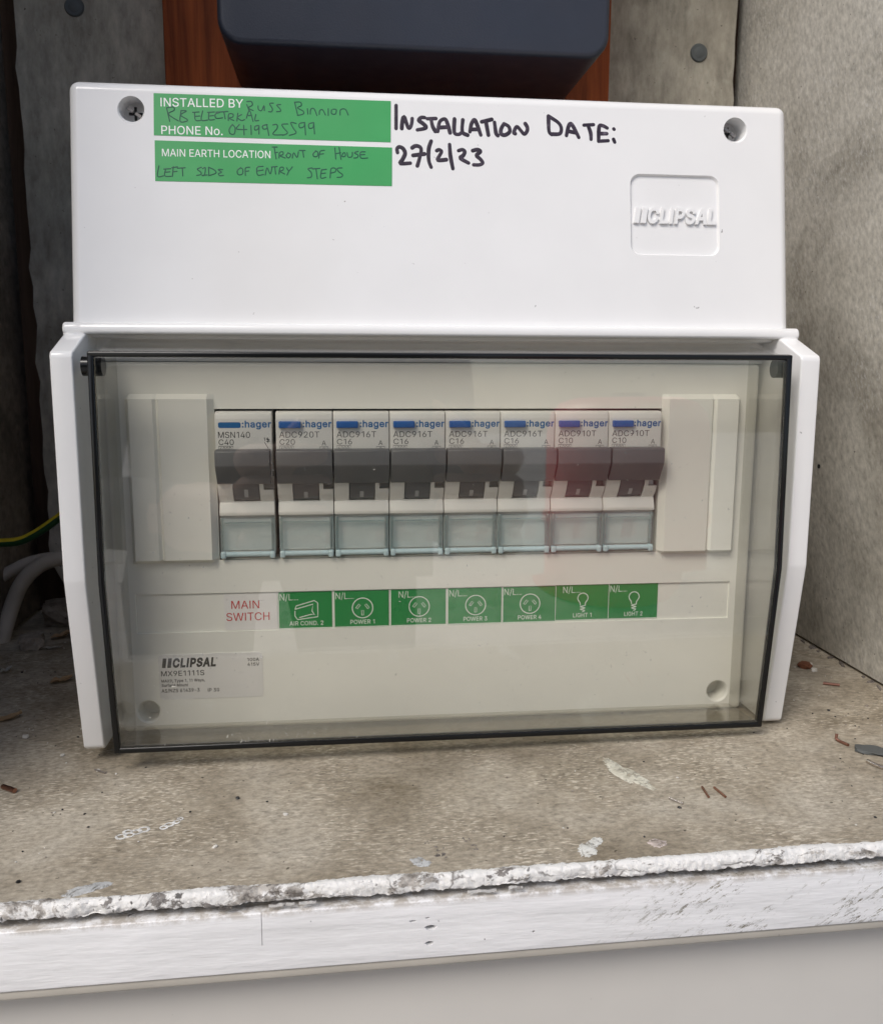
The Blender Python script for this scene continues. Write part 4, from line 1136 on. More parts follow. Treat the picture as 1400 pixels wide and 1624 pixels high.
bm = bmesh.new()
box(bm, -196, 178, 70, 200, 370, 380, 0.4)  # unseen slab added to darken the niche, set back to let sun in
shade_top = link('added_shade_top', bm, 'old_timber', origin=(0, 130, 370))
tag(shade_top, 'unseen dark timber top added above the meter box to shade the niche', 'unseen shade board')

# back wall: sheet with broken right and lower edges over dark timber
outline = []
n = 60
for i in range(n + 1):                         # right edge upwards
    z = -81 + 551 * i / n
    outline.append((161.6 + 1.2 * noise.noise((z * 0.05, 2, 0)) + 1.4 * noise.noise((z * 0.17, 5, 0)) + (1.2 if 160 < z < 175 else 0), z))
for i in range(n + 1):                         # left edge downwards
    z = 470 - 530 * i / n
    outline.append((-177.0 + 1.5 * noise.noise((z * 0.04, 9, 0)) + 2.2 * noise.noise((z * 0.15, 7, 0)), z))
for i in range(1, 40):                         # broken foot
    x = -176 + 190 * i / 40
    if x > -60:
        outline.append((x, -82))
        break
    outline.append((x, -71 + 5 * noise.noise((x * 0.06, 1, 0)) + 2 * noise.noise((x * 0.3, 3, 0))))
bm = bmesh.new()
prism_y(bm, outline, 165, 171)
bw = link('cement_wall', bm, 'back_wall', origin=(0, 168, -82), smooth=False)
tag(bw, 'aged cement sheet wall behind the box, with nail heads and a ragged right edge', 'wall')
for sx, sz in ((-150.5, 196.4), (143.4, 188.4)):
    bm = bmesh.new()
    cyl(bm, (sx, 165.0, sz), (sx, 164.2, sz), 4.4, 3.9, 28)
    cyl(bm, (sx, 164.2, sz), (sx, 163.9, sz), 2.6, 1.6, 20)
    link('nail_head', bm, 'nail', bw)
bm = bmesh.new()
box(bm, -300, 300, 176, 200, -95, 480)
fr = link('timber_framing', bm, 'old_timber', origin=(0, 188, -95), smooth=False)
tag(fr, 'dark old timber behind the cement sheet, seen in the corner gap', 'framing')

# red-brown timber board carrying the meter
bm = bmesh.new()
box(bm, -108.8, 94.0, 148, 164.8, 60, 470, 0.8)
tb = link('timber_board', bm, 'timber', origin=(-7, 156, 60))
tag(tb, 'red-brown hardwood board behind the charcoal meter box', 'board')

# dark meter housing fixed to that board
mt = thing('meter_box', (-2, 148, 157), 'charcoal plastic meter box above the white box, cut off by the top of the photo', 'meter box')
bm = bmesh.new()
box(bm, -77.5, 75, 84, 147.9, 157.2, 330, 0)
vert = [e for e in bm.edges if abs(e.verts[0].co.x - e.verts[1].co.x) < .01 and abs(e.verts[0].co.z - e.verts[1].co.z) < .01]
bmesh.ops.bevel(bm, geom=vert, offset=9, segments=8, affect='EDGES', profile=0.5)
front = [e for e in bm.edges if all(abs(v.co.y - 84) < 0.01 for v in e.verts)]
bmesh.ops.bevel(bm, geom=front, offset=2.2, segments=5, affect='EDGES', profile=0.5)
link('housing', bm, 'meter', mt, angle=40)

# ------------------------------------------------------------------ the switchboard
box_label = 'white plastic switchboard with a smoked cover, standing on the cement shelf'
SB = thing('switchboard', (0, 35, -84.6), box_label, 'switchboard')
UP_N = Vector((0, -0.988, 0.153))


def up_y(z):
    return -4.85 + (z - 48.4) * 0.15511


def on_upper(lift):
    return lambda x, z, out=0.0: Vector((x, up_y(z), z)) + UP_N * (lift + out)


# sloping upper cover
bm = bmesh.new()
prism_x(bm, [(up_y(119.6), 119.6), (70, 119.6), (70, 44), (up_y(44), 44)], -112.0, 112.0, 3.0, 6)
cuts = []
for hx in (-93.7, 94.3):
    c = bmesh.new(); cyl(c, (hx, -8, 111.6), (hx, 13.2, 111.6), 3.7, None, 40); cuts.append(c)
    c = bmesh.new(); cyl(c, (hx, 3.6, 111.6), (hx, 5.5, 111.6), 4.9, 3.6, 40); cuts.append(c)
c = bmesh.new()
rr = round_rect(59.3, 88.7, 71.2, 96.6, 3.2)
pl = on_upper(0)
a = [c.verts.new(pl(x, z, 2.0)) for x, z in rr]
lip = [c.verts.new(pl(x, z, 0.02)) for x, z in rr]
ctr = (74.0, 83.9)
b = [c.verts.new(pl(ctr[0] + (x - ctr[0]) * 0.968, ctr[1] + (z - ctr[1]) * 0.968, -0.9)) for x, z in rr]
k = len(rr)
c.faces.new(a); c.faces.new(b[::-1])
for i in range(k):
    c.faces.new((a[i], lip[i], lip[(i + 1) % k], a[(i + 1) % k]))
    c.faces.new((lip[i], b[i], b[(i + 1) % k], lip[(i + 1) % k]))
cuts.append(c)
bm = boolean(bm, cuts)
cover = link('upper_cover', bm, 'white', SB, angle=33, weighted=True)

# embossed maker's mark: two slanting bars and heavy slanting capitals
bm = bmesh.new()
pl = on_upper(-0.9)


def slant_bar(bm, x0, x1, z0, z1, sh, place, h, mat=0):
    lo = [(x0, z0), (x1, z0), (x1 + sh, z1), (x0 + sh, z1)]
    a = [bm.verts.new(place(x, z, -0.05)) for x, z in lo]
    cx, cz = sum(p[0] for p in lo) / 4, sum(p[1] for p in lo) / 4
    b = [bm.verts.new(place(cx + (x - cx) * 0.9, cz + (z - cz) * 0.97, h)) for x, z in lo]
    fs = [bm.faces.new(b)] + [bm.faces.new((a[i], a[(i + 1) % 4], b[(i + 1) % 4], b[i])) for i in range(4)]
    for f in fs:
        f.material_index = mat


slant_bar(bm, 60.3, 62.1, 81.2, 86.2, 0.9, pl, 0.85)
slant_bar(bm, 62.6, 64.4, 81.2, 86.2, 0.9, pl, 0.85)
text(bm, 'CLIPSAL', 65.0, 81.2, 22.6, 5.0, pl, bold=0.03, shear=0.18, extrude=0.1, depth=0.85)
link_raw('embossed_mark', bm, 'white', cover)

# screws down their holes
for hx in (-93.7, 94.3):
    bm = bmesh.new()
    cyl(bm, (hx, 13.1, 111.6), (hx, 10.6, 111.6), 2.6, 2.5, 32)
    cyl(bm, (hx, 10.6, 111.6), (hx, 9.8, 111.6), 2.5, 1.4, 32)
    c1 = bmesh.new(); box(c1, hx - 2.3, hx + 2.3, 9, 11.2, 111.15, 112.05)
    c2 = bmesh.new(); box(c2, hx - 0.4, hx + 0.4, 9, 11.2, 109.6, 113.6)
    bm = boolean(bm, [c1, c2])
    bm.transform(Matrix.Translation((hx, 0, 111.6)) @ Matrix.Rotation(0.6, 4, 'Y') @ Matrix.Translation((-hx, 0, -111.6)))
    for w_, h_ in ((2.0, 0.38), (0.38, 2.0)):   # near-black cross paints the shade in the slot
        box(bm, hx - w_, hx + w_, 10.9 + (0.05 if w_ < 1 else 0), 11.4, 111.6 - h_, 111.6 + h_, 0, 1, 1)
    link('screw', bm, ['steel', 'dark'], cover)


# green stickers with white print and pen
def sticker(name, quad, mat, texts, place_fn, strokes=(), label=None, parent=None, thick=0.1, ink='white_ink', bold=0.0):
    bm = bmesh.new()
    base, top = place_fn(0.005), place_fn(thick)
    a = [bm.verts.new(base(x, z)) for x, z in quad]
    b = [bm.verts.new(top(x, z)) for x, z in quad]
    n = len(quad)
    bm.faces.new(b)
    for i in range(n):
        bm.faces.new((a[i], a[(i + 1) % n], b[(i + 1) % n], b[i]))
    bmesh.ops.recalc_face_normals(bm, faces=bm.faces)
    ink_pl = place_fn(thick + 0.03)
    for (s, x, z, w, cap, sl) in texts:
        text(bm, s, x, z, w, cap, ink_pl, bold=bold, mat=1, slope=sl)
    o = link_raw(name, bm, [mat, ink], parent)
    if strokes:
        bm = bmesh.new()
        pp = place_fn(thick + 0.02)
        for st in strokes:
            tube(bm, smooth_line([pp(x, z) for x, z in st], 4), 0.2, 6, 0, 'round', squash=(tuple(UP_N), 0.15))
        link('handwriting', bm, 'pen', o, angle=60)
    if label:
        o['label'] = label
    return o


sl = 0.03
st1 = sticker('sticker', [(-87.2, 103.9), (-16.4, 104.0), (-16.2, 116.5), (-87.1, 116.3)], 'green',
              [('INSTALLED BY', -85.1, 112.45, 24.3, 2.55, 0.018), ('PHONE No.', -85.0, 104.3, 18.0, 2.5, 0.012)],
              on_upper, PEN_STROKES_TOP, 'green sticker reading INSTALLED BY with handwriting', cover, bold=0.004)
st2 = sticker('sticker', [(-87.0, 90.4), (-16.2, 90.7), (-16.0, 102.4), (-87.0, 102.4)], 'green',
              [('MAIN EARTH LOCATION', -84.9, 97.75, 32.0, 2.2, 0.010)],
              on_upper, PEN_STROKES_BOTTOM, 'green sticker reading MAIN EARTH LOCATION with handwriting', cover, bold=0.002)

# black marker handwriting straight on the plastic
bm = bmesh.new()
pp = on_upper(0.03)
for st in MARKER_STROKES:
    ph = rng.uniform(0, 6)
    tube(bm, smooth_line([pp(x, z) for x, z in st], 5), lambda t, ph=ph: 0.60 + 0.05 * math.sin(5 * t + ph), 8, 0, 'round', squash=(tuple(UP_N), 0.06))
link('marker_handwriting', bm, 'marker', cover, angle=70)

# ledge across the middle and the lower carcass
bm = bmesh.new()
prism_x(bm, [(-8.6, 44.9), (-8.9, 46.6), (-8.0, 48.4), (30, 49.0), (30, 44.4)], -113.6, 113.6, 1.1, 4)
for s in (-1, 1):                               # rounded ends that fold down to the side rails
    prism_x(bm, [(-8.7, 48.3), (-8.7, 41.0), (20, 41.0), (20, 48.3)], *sorted((s * 113.7, s * 106.8)), 1.6, 4)
link('ledge', bm, 'white', SB, angle=40)

bm = bmesh.new()
box(bm, -109.5, 109.5, 8.5, 70, -83.6, 46, 1.2)
c = bmesh.new(); box(c, -74, 74, 0, 40, -28, 26)
bm = boolean(bm, [c])
box(bm, -108, 108, 2.5, 8.4, 37.2, 45.5)
link('carcass', bm, 'white', SB)
bm = bmesh.new()
box(bm, -73.9, 73.9, 30, 31, -27.9, 25.9)  # near-black sheet paints the shade behind the breakers
link('cavity_shade', bm, 'dark', SB, smooth=False)

# side rails, leaning back below the knee
rail_prof = [(-8.2, 45.2), (-22.6, 39.6), (-23.2, 38.4), (-23.6, -26.0), (-14.6, -80.8), (-13.2, -82.0), (9, -82.0), (9, 45.2)]
for s in (-1, 1):
    bm = bmesh.new()
    prism_x(bm, rail_prof, *sorted((s * 113.2, s * 106.9)), 1.7, 5)
    link('side_rail', bm, 'white', SB, angle=40)

# inner panel
bm = bmesh.new()
box(bm, -104.6, 105.2, 0, 8.4, -82.4, 37.0, 1.3, 4)
cuts = []
c = bmesh.new(); box(c, -72.0, 72.2, -5, 20, -25.6, 22.6); cuts.append(c)
c = bmesh.new(); box(c, -98.8, 98.8, -5, 0.6, -49.3, -36.4); cuts.append(c)
for hx in (-96.4, 96.4):
    c = bmesh.new(); cyl(c, (hx, -5, -75.7), (hx, 7.6, -75.7), 3.6, 3.3, 40); cuts.append(c)
    c = bmesh.new(); cyl(c, (hx, -0.2, -75.7), (hx, 0.55, -75.7), 4.15, 3.5, 40); cuts.append(c)
bm = boolean(bm, cuts)
panel = link('inner_panel', bm, 'panel', SB, angle=33, weighted=True)
for s in (-1, 1):                              # blanking plates left and right of the breakers
    bm = bmesh.new()
    xs = [72.1, 73.9, 88.4, 89.3, 90.2, 97.4, 98.8]
    ys = [0.0, -2.5, -2.5, -1.5, -2.5, -2.5, 0.0]
    zt, zb_ = [27.2, 25.7], [-26.3, -24.8]
    rows = []
    for z, k in ((27.2, 0), (25.7, 1), (-24.9, 1), (-26.3, 0)):
        row = []
        for i, (x, y) in enumerate(zip(xs, ys)):
            xx = x
            row.append(bm.verts.new((s * xx, (y if k else 0.02), z)))
        rows.append(row)
    for j in range(3):
        for i in range(len(xs) - 1):
            bm.faces.new((rows[j][i], rows[j][i + 1], rows[j + 1][i + 1], rows[j + 1][i]))
    link('blank_plate', bm, 'panel', panel, angle=25)

# circuit labels in their slot
LB = upright(0.55)


def on_slot(lift):
    return lambda x, z, out=0.0: Vector((x, 0.55 - lift - out, z))


def icon(bm, kind, cx, cz, y):
    r = 0.17
    if kind == 'power':
        line_shape(bm, [(cx + 3.35 * math.cos(a), cz + 3.35 * math.sin(a)) for a in [2 * math.pi * i / 40 for i in range(40)]], r, y, 1, True)
        for px, pz, ang in ((-1.45, 0.55, -0.65), (1.45, 0.55, 0.65), (0.0, -1.6, 0.0)):
            q = []
            for dx, dz in ((-0.32, -0.8), (0.32, -0.8), (0.32, 0.8), (-0.32, 0.8)):
                q.append((cx + px + dx * math.cos(ang) - dz * math.sin(ang), cz + pz + dx * math.sin(ang) + dz * math.cos(ang)))
            line_shape(bm, q, 0.1, y, 1, True)
    elif kind == 'light':
        pts = [(-0.85, -1.15), (-0.95, -0.35), (-1.6, 0.6), (-1.75, 1.5), (-1.2, 2.55), (0, 3.0), (1.2, 2.55), (1.75, 1.5), (1.6, 0.6), (0.95, -0.35), (0.85, -1.15)]
        line_shape(bm, [(p.x, p.z) for p in smooth_line([(cx + a, 0, cz + b) for a, b in pts], 3)], r, y, 1)
        pts = [(0.9, -1.3), (-0.9, -1.75), (0.9, -2.2), (-0.9, -2.65), (0.75, -3.05), (0.0, -3.5)]
        line_shape(bm, [(p.x, p.z) for p in smooth_line([(cx + a, 0, cz + b) for a, b in pts], 3)], r, y, 1)
    else:                                       # split-system air conditioner
        line_shape(bm, [(cx - 3.6, cz + 0.1), (cx - 3.3, cz + 1.2), (cx + 2.6, cz + 2.9), (cx + 3.7, cz + 2.1), (cx + 3.7, cz - 2.6), (cx - 2.9, cz - 3.4), (cx - 3.7, cz - 2.2), (cx - 3.7, cz - 0.6)], r, y, 1)
        line_shape(bm, [(cx - 3.6, cz + 0.1), (cx + 2.2, cz + 1.7), (cx + 1.8, cz - 0.6), (cx + 2.6, cz - 1.9), (cx + 1.6, cz - 1.7), (cx - 2.2, cz - 2.7)], r, y, 1)


labels = [('AIR COND. 2', 'air', -53.9, -36.6, 0.0), ('POWER 1', 'power', -35.9, -18.0, 0.0), ('POWER 2', 'power', -17.4, 0.9, 2.2),
          ('POWER 3', 'power', 1.6, 19.6, 0.0), ('POWER 4', 'power', 20.1, 38.0, 0.0), ('LIGHT 1', 'light', 38.05, 56.3, 2.1), ('LIGHT 2', 'light', 56.4, 73.6, 0.0)]
for i, (word, kind, x0, x1, nx) in enumerate(labels):
    bm = bmesh.new()
    up = 0.12 + 0.05 * (i % 2)
    zt, zb_ = -36.75 + (0.25 if i > 4 else 0), -49.05 + (0.25 if i > 4 else 0)
    box(bm, x0, x1, 0.55 - up, 0.59, zb_, zt, 0, 1, 0)
    w0, w1 = 0.28, 0.3
    for (a, b, c_, d) in ((x0, x1, zb_, zb_ + 0.22), (x0, x0 + 0.18, zb_, zt)):   # white edge left by the cutter
        box(bm, a, b, 0.55 - up - 0.02, 0.55 - up + 0.01, c_, d, 0, 1, 1)
    pl = upright(0.55 - up - 0.03)
    text(bm, 'N/L', x0 + 0.5 + nx, zt - 2.75, 4.0, 2.15, pl, mat=1)
    text(bm, '....', x0 + 4.7 + nx, zt - 2.75, 1.7, 1.9, pl, mat=1)
    wd = {'air': 11.0, 'power': 8.0, 'light': 6.4}[kind]
    cx = (x0 + x1) / 2 + 0.3
    text(bm, word, cx - wd / 2, zb_ + 1.0, wd, 1.45, pl, bold=0.012, mat=1)
    icon(bm, kind, cx + 0.05, (zt + zb_) / 2 + 0.25, 0.55 - up - 0.03)
    lb = link_raw('circuit_label', bm, ['green_label', 'pale_ink'], panel)
    lb['label'] = 'green label reading ' + word
bm = bmesh.new()
box(bm, -71.2, -54.2, 0.43, 0.59, -49.0, -36.9, 0, 1, 0)
pl = upright(0.40)
text(bm, 'MAIN', -68.9, -41.9, 8.9, 2.65, pl, mat=1)
text(bm, 'SWITCH', -70.6, -45.9, 13.8, 2.65, pl, mat=1)
link_raw('circuit_label', bm, ['label_white', 'red_ink'], panel)['label'] = 'white label reading MAIN SWITCH in red'

# maker's rating sticker (its square code is left off)
def on_panel(lift):
    return lambda x, z, out=0.0: Vector((x, -lift - out, z))


bm = bmesh.new()
prism_y(bm, round_rect(-92.6, -59.4, -71.7, -56.5, 1.2, 4), -0.11, -0.005, 0, 1, 0)
pl = upright(-0.14)
for bx in (-91.6, -89.9):
    slant_bar(bm, bx, bx + 1.25, -60.95, -57.7, 0.45, pl, 0.0, 1)
text(bm, 'CLIPSAL', -88.1, -60.95, 13.7, 3.2, pl, bold=0.045, shear=0.18, mat=1)
text(bm, 'o', -74.3, -58.3, 0.5, 0.6, pl, mat=1)
text(bm, 'MX9E1111S', -91.9, -63.75, 13.7, 1.75, pl, bold=0.008, mat=1)
text(bm, 'MAX9, Type 1, 11 Ways,', -91.9, -65.85, 13.8, 0.98, pl, bold=0.018, mat=1)
text(bm, 'Surface Mount', -91.9, -67.35, 8.4, 0.98, pl, bold=0.018, mat=1)
text(bm, 'AS/NZS 61439-3', -92.0, -69.3, 12.1, 1.2, pl, bold=0.014, mat=1)
text(bm, 'IP 30', -77.3, -69.5, 3.7, 1.2, pl, bold=0.014, mat=1)
text(bm, '100A', -64.3, -59.5, 3.8, 1.1, pl, bold=0.014, mat=1)
text(bm, '415V', -64.3, -61.1, 3.8, 1.1, pl, bold=0.014, mat=1)
link_raw('rating_sticker', bm, ['clear_sticker', 'black_ink'], panel)

# ------------------------------------------------------------------ hinged smoked cover (a part of the switchboard)
# outline of the cover in side view: front face with a knee, top and bottom walls
FT, FK, FB = (-27.6, 39.6), (-29.7, -25.5), (-23.3, -79.6)
CX = 101.9
RIM = 1.8
RIM_TOP = 1.45


def lerp2(a, b, t):
    return (a[0] + (b[0] - a[0]) * t, a[1] + (b[1] - a[1]) * t)


bm = bmesh.new()
zc = lambda p, dz: (p[0], p[1] + dz)
pane_pts = [(FT[0], FT[1] - RIM_TOP), FK, (FB[0], FB[1] + RIM)]
x0, x1 = -CX + RIM, CX - RIM
th = 1.8
sub_prof = [(pane_pts[0][0] - 0.1, pane_pts[0][1]), (pane_pts[1][0] - 0.1, pane_pts[1][1]), (pane_pts[2][0] - 0.1, pane_pts[2][1]),
            (pane_pts[2][0] + th, pane_pts[2][1]), (pane_pts[1][0] + th, pane_pts[1][1]), (pane_pts[0][0] + th, pane_pts[0][1])]
prism_x(bm, sub_prof, x0, x1, 0.35, 3, 0)
# side walls, bottom wall, top wall
for s in (-1, 1):
    sub = bmesh.new()
    pr = [(FT[0] + 2.6, FT[1] - 1.0), (FK[0] + 2.6, FK[1]), (FB[0] + 2.6, FB[1] + 1.0), (-1.5, -80.6), (-1.5, 42.5)]
    prism_x(bm, pr, *sorted((s * (CX - 0.2), s * (CX - 1.6))), 0, 1, 1)
prism_x(bm, [(FB[0] + 2.6, FB[1] + 1.7), (-1.5, FB[1] - 0.2), (-1.5, FB[1] - 1.4), (FB[0] + 2.6, FB[1] + 0.3)], -CX + 1.7, CX - 1.7, 0, 1, 1)
prism_x(bm, [(FT[0] + 2.4, FT[1] - 0.3), (-4.5, 43.8), (-4.5, 42.5), (FT[0] + 2.4, FT[1] - 1.6)], -CX + 1.7, CX - 1.7, 0, 1, 1)
door = link('smoked_cover', bm, ['smoked', 'smoked_side'], SB, angle=6)

bm = bmesh.new()
prism_x(bm, [FT, (FT[0] + 2.4, FT[1] + 0.35), (FT[0] + 2.4, FT[1] - RIM_TOP), (FT[0] - 0.05, FT[1] - RIM_TOP)], -CX, CX, 0.4, 3)
prism_x(bm, [FB, (FB[0] - 0.05, FB[1] + RIM), (FB[0] + 2.4, FB[1] + RIM), (FB[0] + 2.4, FB[1] - 0.2)], -CX, CX, 0.45, 3)
for s in (-1, 1):
    pr = [FT, FK, FB, (FB[0] + 2.4, FB[1]), (FK[0] + 2.4, FK[1]), (FT[0] + 2.4, FT[1])]
    prism_x(bm, pr, *sorted((s * CX, s * (CX - RIM))), 0.45, 3)
link('cover_rim', bm, 'smoked_rim', door, angle=40)
bm = bmesh.new()
for i in range(150):                            # dust and plastic crumbs clinging to the cover
    if i < 45:
        x, z = rng.gauss(-84, 5), rng.gauss(-60, 5)
    elif i < 100:
        x, z = rng.gauss(-52, 14), rng.gauss(-75, 2.5)
    else:
        x, z = rng.uniform(-98, 98), rng.uniform(-76, 34)
    z = max(-77, min(36, z)); x = max(-99, min(99, x))
    if z > FK[1]:
        y = FK[0] + (FT[0] - FK[0]) * (z - FK[1]) / (FT[1] - FK[1])
    else:
        y = FK[0] + (FB[0] - FK[0]) * (FK[1] - z) / (FK[1] - FB[1])
    s = rng.uniform(0.06, 0.15) * (1.7 if rng.random() < 0.1 else 1)
    a = rng.uniform(0, 3.1)
    dx, dz = math.cos(a) * s * rng.uniform(1, 2.4), math.sin(a) * s * rng.uniform(1, 2.4)
    tube(bm, [(x - dx, y - 0.16, z - dz), (x, y - 0.2, z + s * 0.3), (x + dx, y - 0.16, z + dz)], s * 0.5, 5, 0, 'flat')
link('dust', bm, 'pale_chip', door)['kind'] = 'stuff'
for s in (-1, 1):
    bm = bmesh.new()
    cyl(bm, (s * (CX - 3), -22.0, 35.6), (s * (CX + (2.6 if s < 0 else 1.0)), -22.0, 35.6), 2.8, None, 28)
    link('hinge_pin', bm, 'smoked_rim', door)

# ------------------------------------------------------------------ circuit breakers (each clipped in, each a thing of its own)
HALF = 8.72
body_prof = [(24, 21.9), (-2.6, 21.9), (-3.5, 21.2), (-3.9, 19.6), (-3.9, 2.6), (-3.6, 0.4), (-2.6, -2.2), (-1.2, -4.6), (0.9, -6.9),
             (0.4, -7.2), (-0.55, -10.2), (-0.4, -11.2), (1.2, -11.6), (1.2, -24.0), (24, -24.0)]
tog_prof = [(-3.8, 10.4), (-7.9, 10.35), (-8.5, 9.9), (-8.6, 5.6), (-8.2, 4.9), (-4.4, -0.6), (-3.6, -0.5), (-2, 3)]


def breaker(cx, label, model, rating, main=False):
    root = thing('circuit_breaker', (cx, 0, -24), label, 'circuit breaker', 'row of circuit breakers')
    hw = HALF - (0.12 if main else 0)
    bm = bmesh.new()
    prism_x(bm, body_prof, cx - hw, cx + hw, 0.22, 2)
    c1 = bmesh.new(); box(c1, cx + 5.6, cx + 9.5, -9, 1.6, -2.7, 1.5)
    c2 = bmesh.new(); box(c2, cx - 4.05, cx + 4.3, -9, 2.2, -6.75, 6)
    bm = boolean(bm, [c1, c2])
    body = link('body', bm, 'breaker', root, angle=28)
    # rocker seen below the bar
    bm = bmesh.new()
    arc = [(-3.3, 3.0), (-3.2, 0.5), (-2.3, -2.2), (-1.0, -4.6), (0.6, -6.3), (2.6, -6.3), (4, 3)]
    prism_x(bm, arc, cx - 3.85, cx + 4.1, 0.1, 1, 0)
    mz = (-2.6, -5.3) if main else (-3.6, -5.7)
    sub = bmesh.new()

    def on_arc(z):
        for (ya, za), (yb, zb2) in zip(arc, arc[1:5]):
            if zb2 <= z <= za:
                return ya + (yb - ya) * (z - za) / (zb2 - za)
        return 0
    m0 = cx - 0.55
    zs = [mz[0] + (mz[1] - mz[0]) * i / 4 for i in range(5)]
    strip = [(sub.verts.new((m0, on_arc(z) - 0.06, z)), sub.verts.new((m0 + 1.2, on_arc(z) - 0.06, z))) for z in zs]
    for i in range(4):
        sub.faces.new((strip[i][0], strip[i][1], strip[i + 1][1], strip[i + 1][0]))
    merge(bm, sub, 1)
    rocker = link('rocker', bm, ['toggle', 'toggle_mark'], root, angle=30)
    bm = bmesh.new()
    prism_x(bm, tog_prof, cx - hw + 0.15, cx + hw - (0.5 if main else 0.1), 0.25, 2)
    link('toggle', bm, 'toggle', root, angle=35)
    pl = upright(-3.94)
    bm = bmesh.new()
    if main:
        prism_y(bm, round_rect(cx - 7.6, cx - 0.75, 16.9, 18.65, 0.55, 4), -3.95, -3.88, 0, 1, 1)
    text(bm, ':hager', cx - 0.4, 17.0, 8.9, 2.15, pl, bold=0.022, mat=1)
    ink = 2 if main else 0
    text(bm, model, cx - 7.7, 13.85, 9.7 if main else 12.4, 1.85, pl, mat=ink)
    text(bm, rating, cx - 7.6, 11.65, 4.6 if main else 4.7, 1.7, pl, mat=ink)
    text(bm, '6000', cx - 7.25, 9.7, 3.5, 1.3, pl, mat=ink)
    line_shape(bm, [(cx - 7.6, 9.4), (cx - 3.3, 9.4), (cx - 3.3, 11.25), (cx - 7.6, 11.25)], 0.08, -3.92, ink, True)
    if main:
        text(bm, '1', cx + 6.1, 12.9, 0.5, 1.0, pl, mat=ink)
        for q in ([(cx + 6.95, 13.3), (cx + 7.9, 13.3)], [(cx + 6.95, 12.7), (cx + 7.9, 12.7)], [(cx + 7.4, 13.9), (cx + 7.4, 12.3)],
                  [(cx + 7.05, 13.7), (cx + 7.8, 12.9)], [(cx + 6.4, 12.4), (cx + 7.7, 10.1), (cx + 8.1, 10.0)]):
            line_shape(bm, q, 0.09, -3.92, ink)
        text(bm, 'IP 20', cx - 1.5, 8.6, 3.0, 1.3, pl, mat=ink)
    else:
        text(bm, 'A', cx + 5.4, 11.35, 1.3, 1.5, pl, mat=ink)
        line_shape(bm, [(cx + 4.75, 9.3), (cx + 7.35, 9.3), (cx + 7.35, 10.9), (cx + 4.75, 10.9)], 0.08, -3.92, ink, True)
        text(bm, 'S', cx + 5.65, 9.65, 0.8, 1.0, pl, mat=ink)
    link_raw('printing', bm, ['grey_ink', 'blue_ink', 'black_ink'], body)
    if not main:
        bm = bmesh.new()
        box(bm, cx - 7.7, cx - 0.95, -5.4, -3.0, 16.85, 18.95, 0.3, 3)
        link('test_button', bm, 'button', root)
    # clear label holder
    bm = bmesh.new()
    box(bm, cx - 7.4, cx + 7.4, 0.85, 1.15, -22.6, -12.3)
    lab = link('label_paper', bm, 'paper', root, smooth=False)
    bm = bmesh.new()
    box(bm, cx - 8.3, cx + 8.3, -0.75, -0.15, -22.0, -11.75, 0.2, 2, 0)
    for s in (-1, 1):
        box(bm, cx + s * 8.0 - 0.55, cx + s * 8.0 + 0.55, -1.15, 0.9, -23.2, -11.8, 0.3, 3, 1)
        box(bm, cx + s * 7.7 - 0.85, cx + s * 7.7 + 0.85, -1.75, 0.6, -24.9, -22.7, 0.45, 3, 2)
    box(bm, cx - 7.2, cx + 7.2, -0.95, 0.3, -13.6, -13.2, 0.1, 1, 1)
    cyl(bm, (cx - 6.9, -0.85, -23.6), (cx + 6.9, -0.85, -23.6), 0.85, None, 16, 2)
    for s in (-0.62, 0.55):
        cyl(bm, (cx + s * 7 - 0.15, -0.85, -23.6), (cx + s * 7 + 0.15, -0.85, -23.6), 1.0, None, 16, 2)
    link('label_window', bm, ['clear_window', 'clear_edge', 'hinge'], root, angle=35)
    return root


def copy_tree(o, parent=None):
    c = o.copy()
    COL.objects.link(c)
    if parent is not None:
        c.parent = parent
    for ch in list(o.children):
        copy_tree(ch, c)
    return c


PITCH_X = 17.72
CXS = [-62.85] + [-44.25 + PITCH_X * i for i in range(7)]
breaker(CXS[0], 'grey main switch with a flat printed blue bar, above the red MAIN SWITCH label', 'MSN140', 'C40', True)
breaker(CXS[1], 'grey breaker with a blue button marked C20, above the AIR COND. 2 label', 'ADC920T', 'C20')
b16 = breaker(CXS[2], 'grey breaker with a blue button marked C16, above the POWER 1 label', 'ADC916T', 'C16')
for i in (3, 4, 5):
    c = copy_tree(b16)
    c.location.x = CXS[i] * MM
    c['label'] = 'grey breaker with a blue button marked C16, above the POWER %d label' % (i - 1)
b10 = breaker(CXS[6], 'grey breaker with a blue button marked C10, above the LIGHT 1 label', 'ADC910T', 'C10')
c = copy_tree(b10)
c.location.x = CXS[7] * MM
c['label'] = 'grey breaker with a blue button marked C10, above the LIGHT 2 label'

# ------------------------------------------------------------------ cables and litter
def two_tone(k):
    return 1 if 0.30 < k < 0.72 else 0


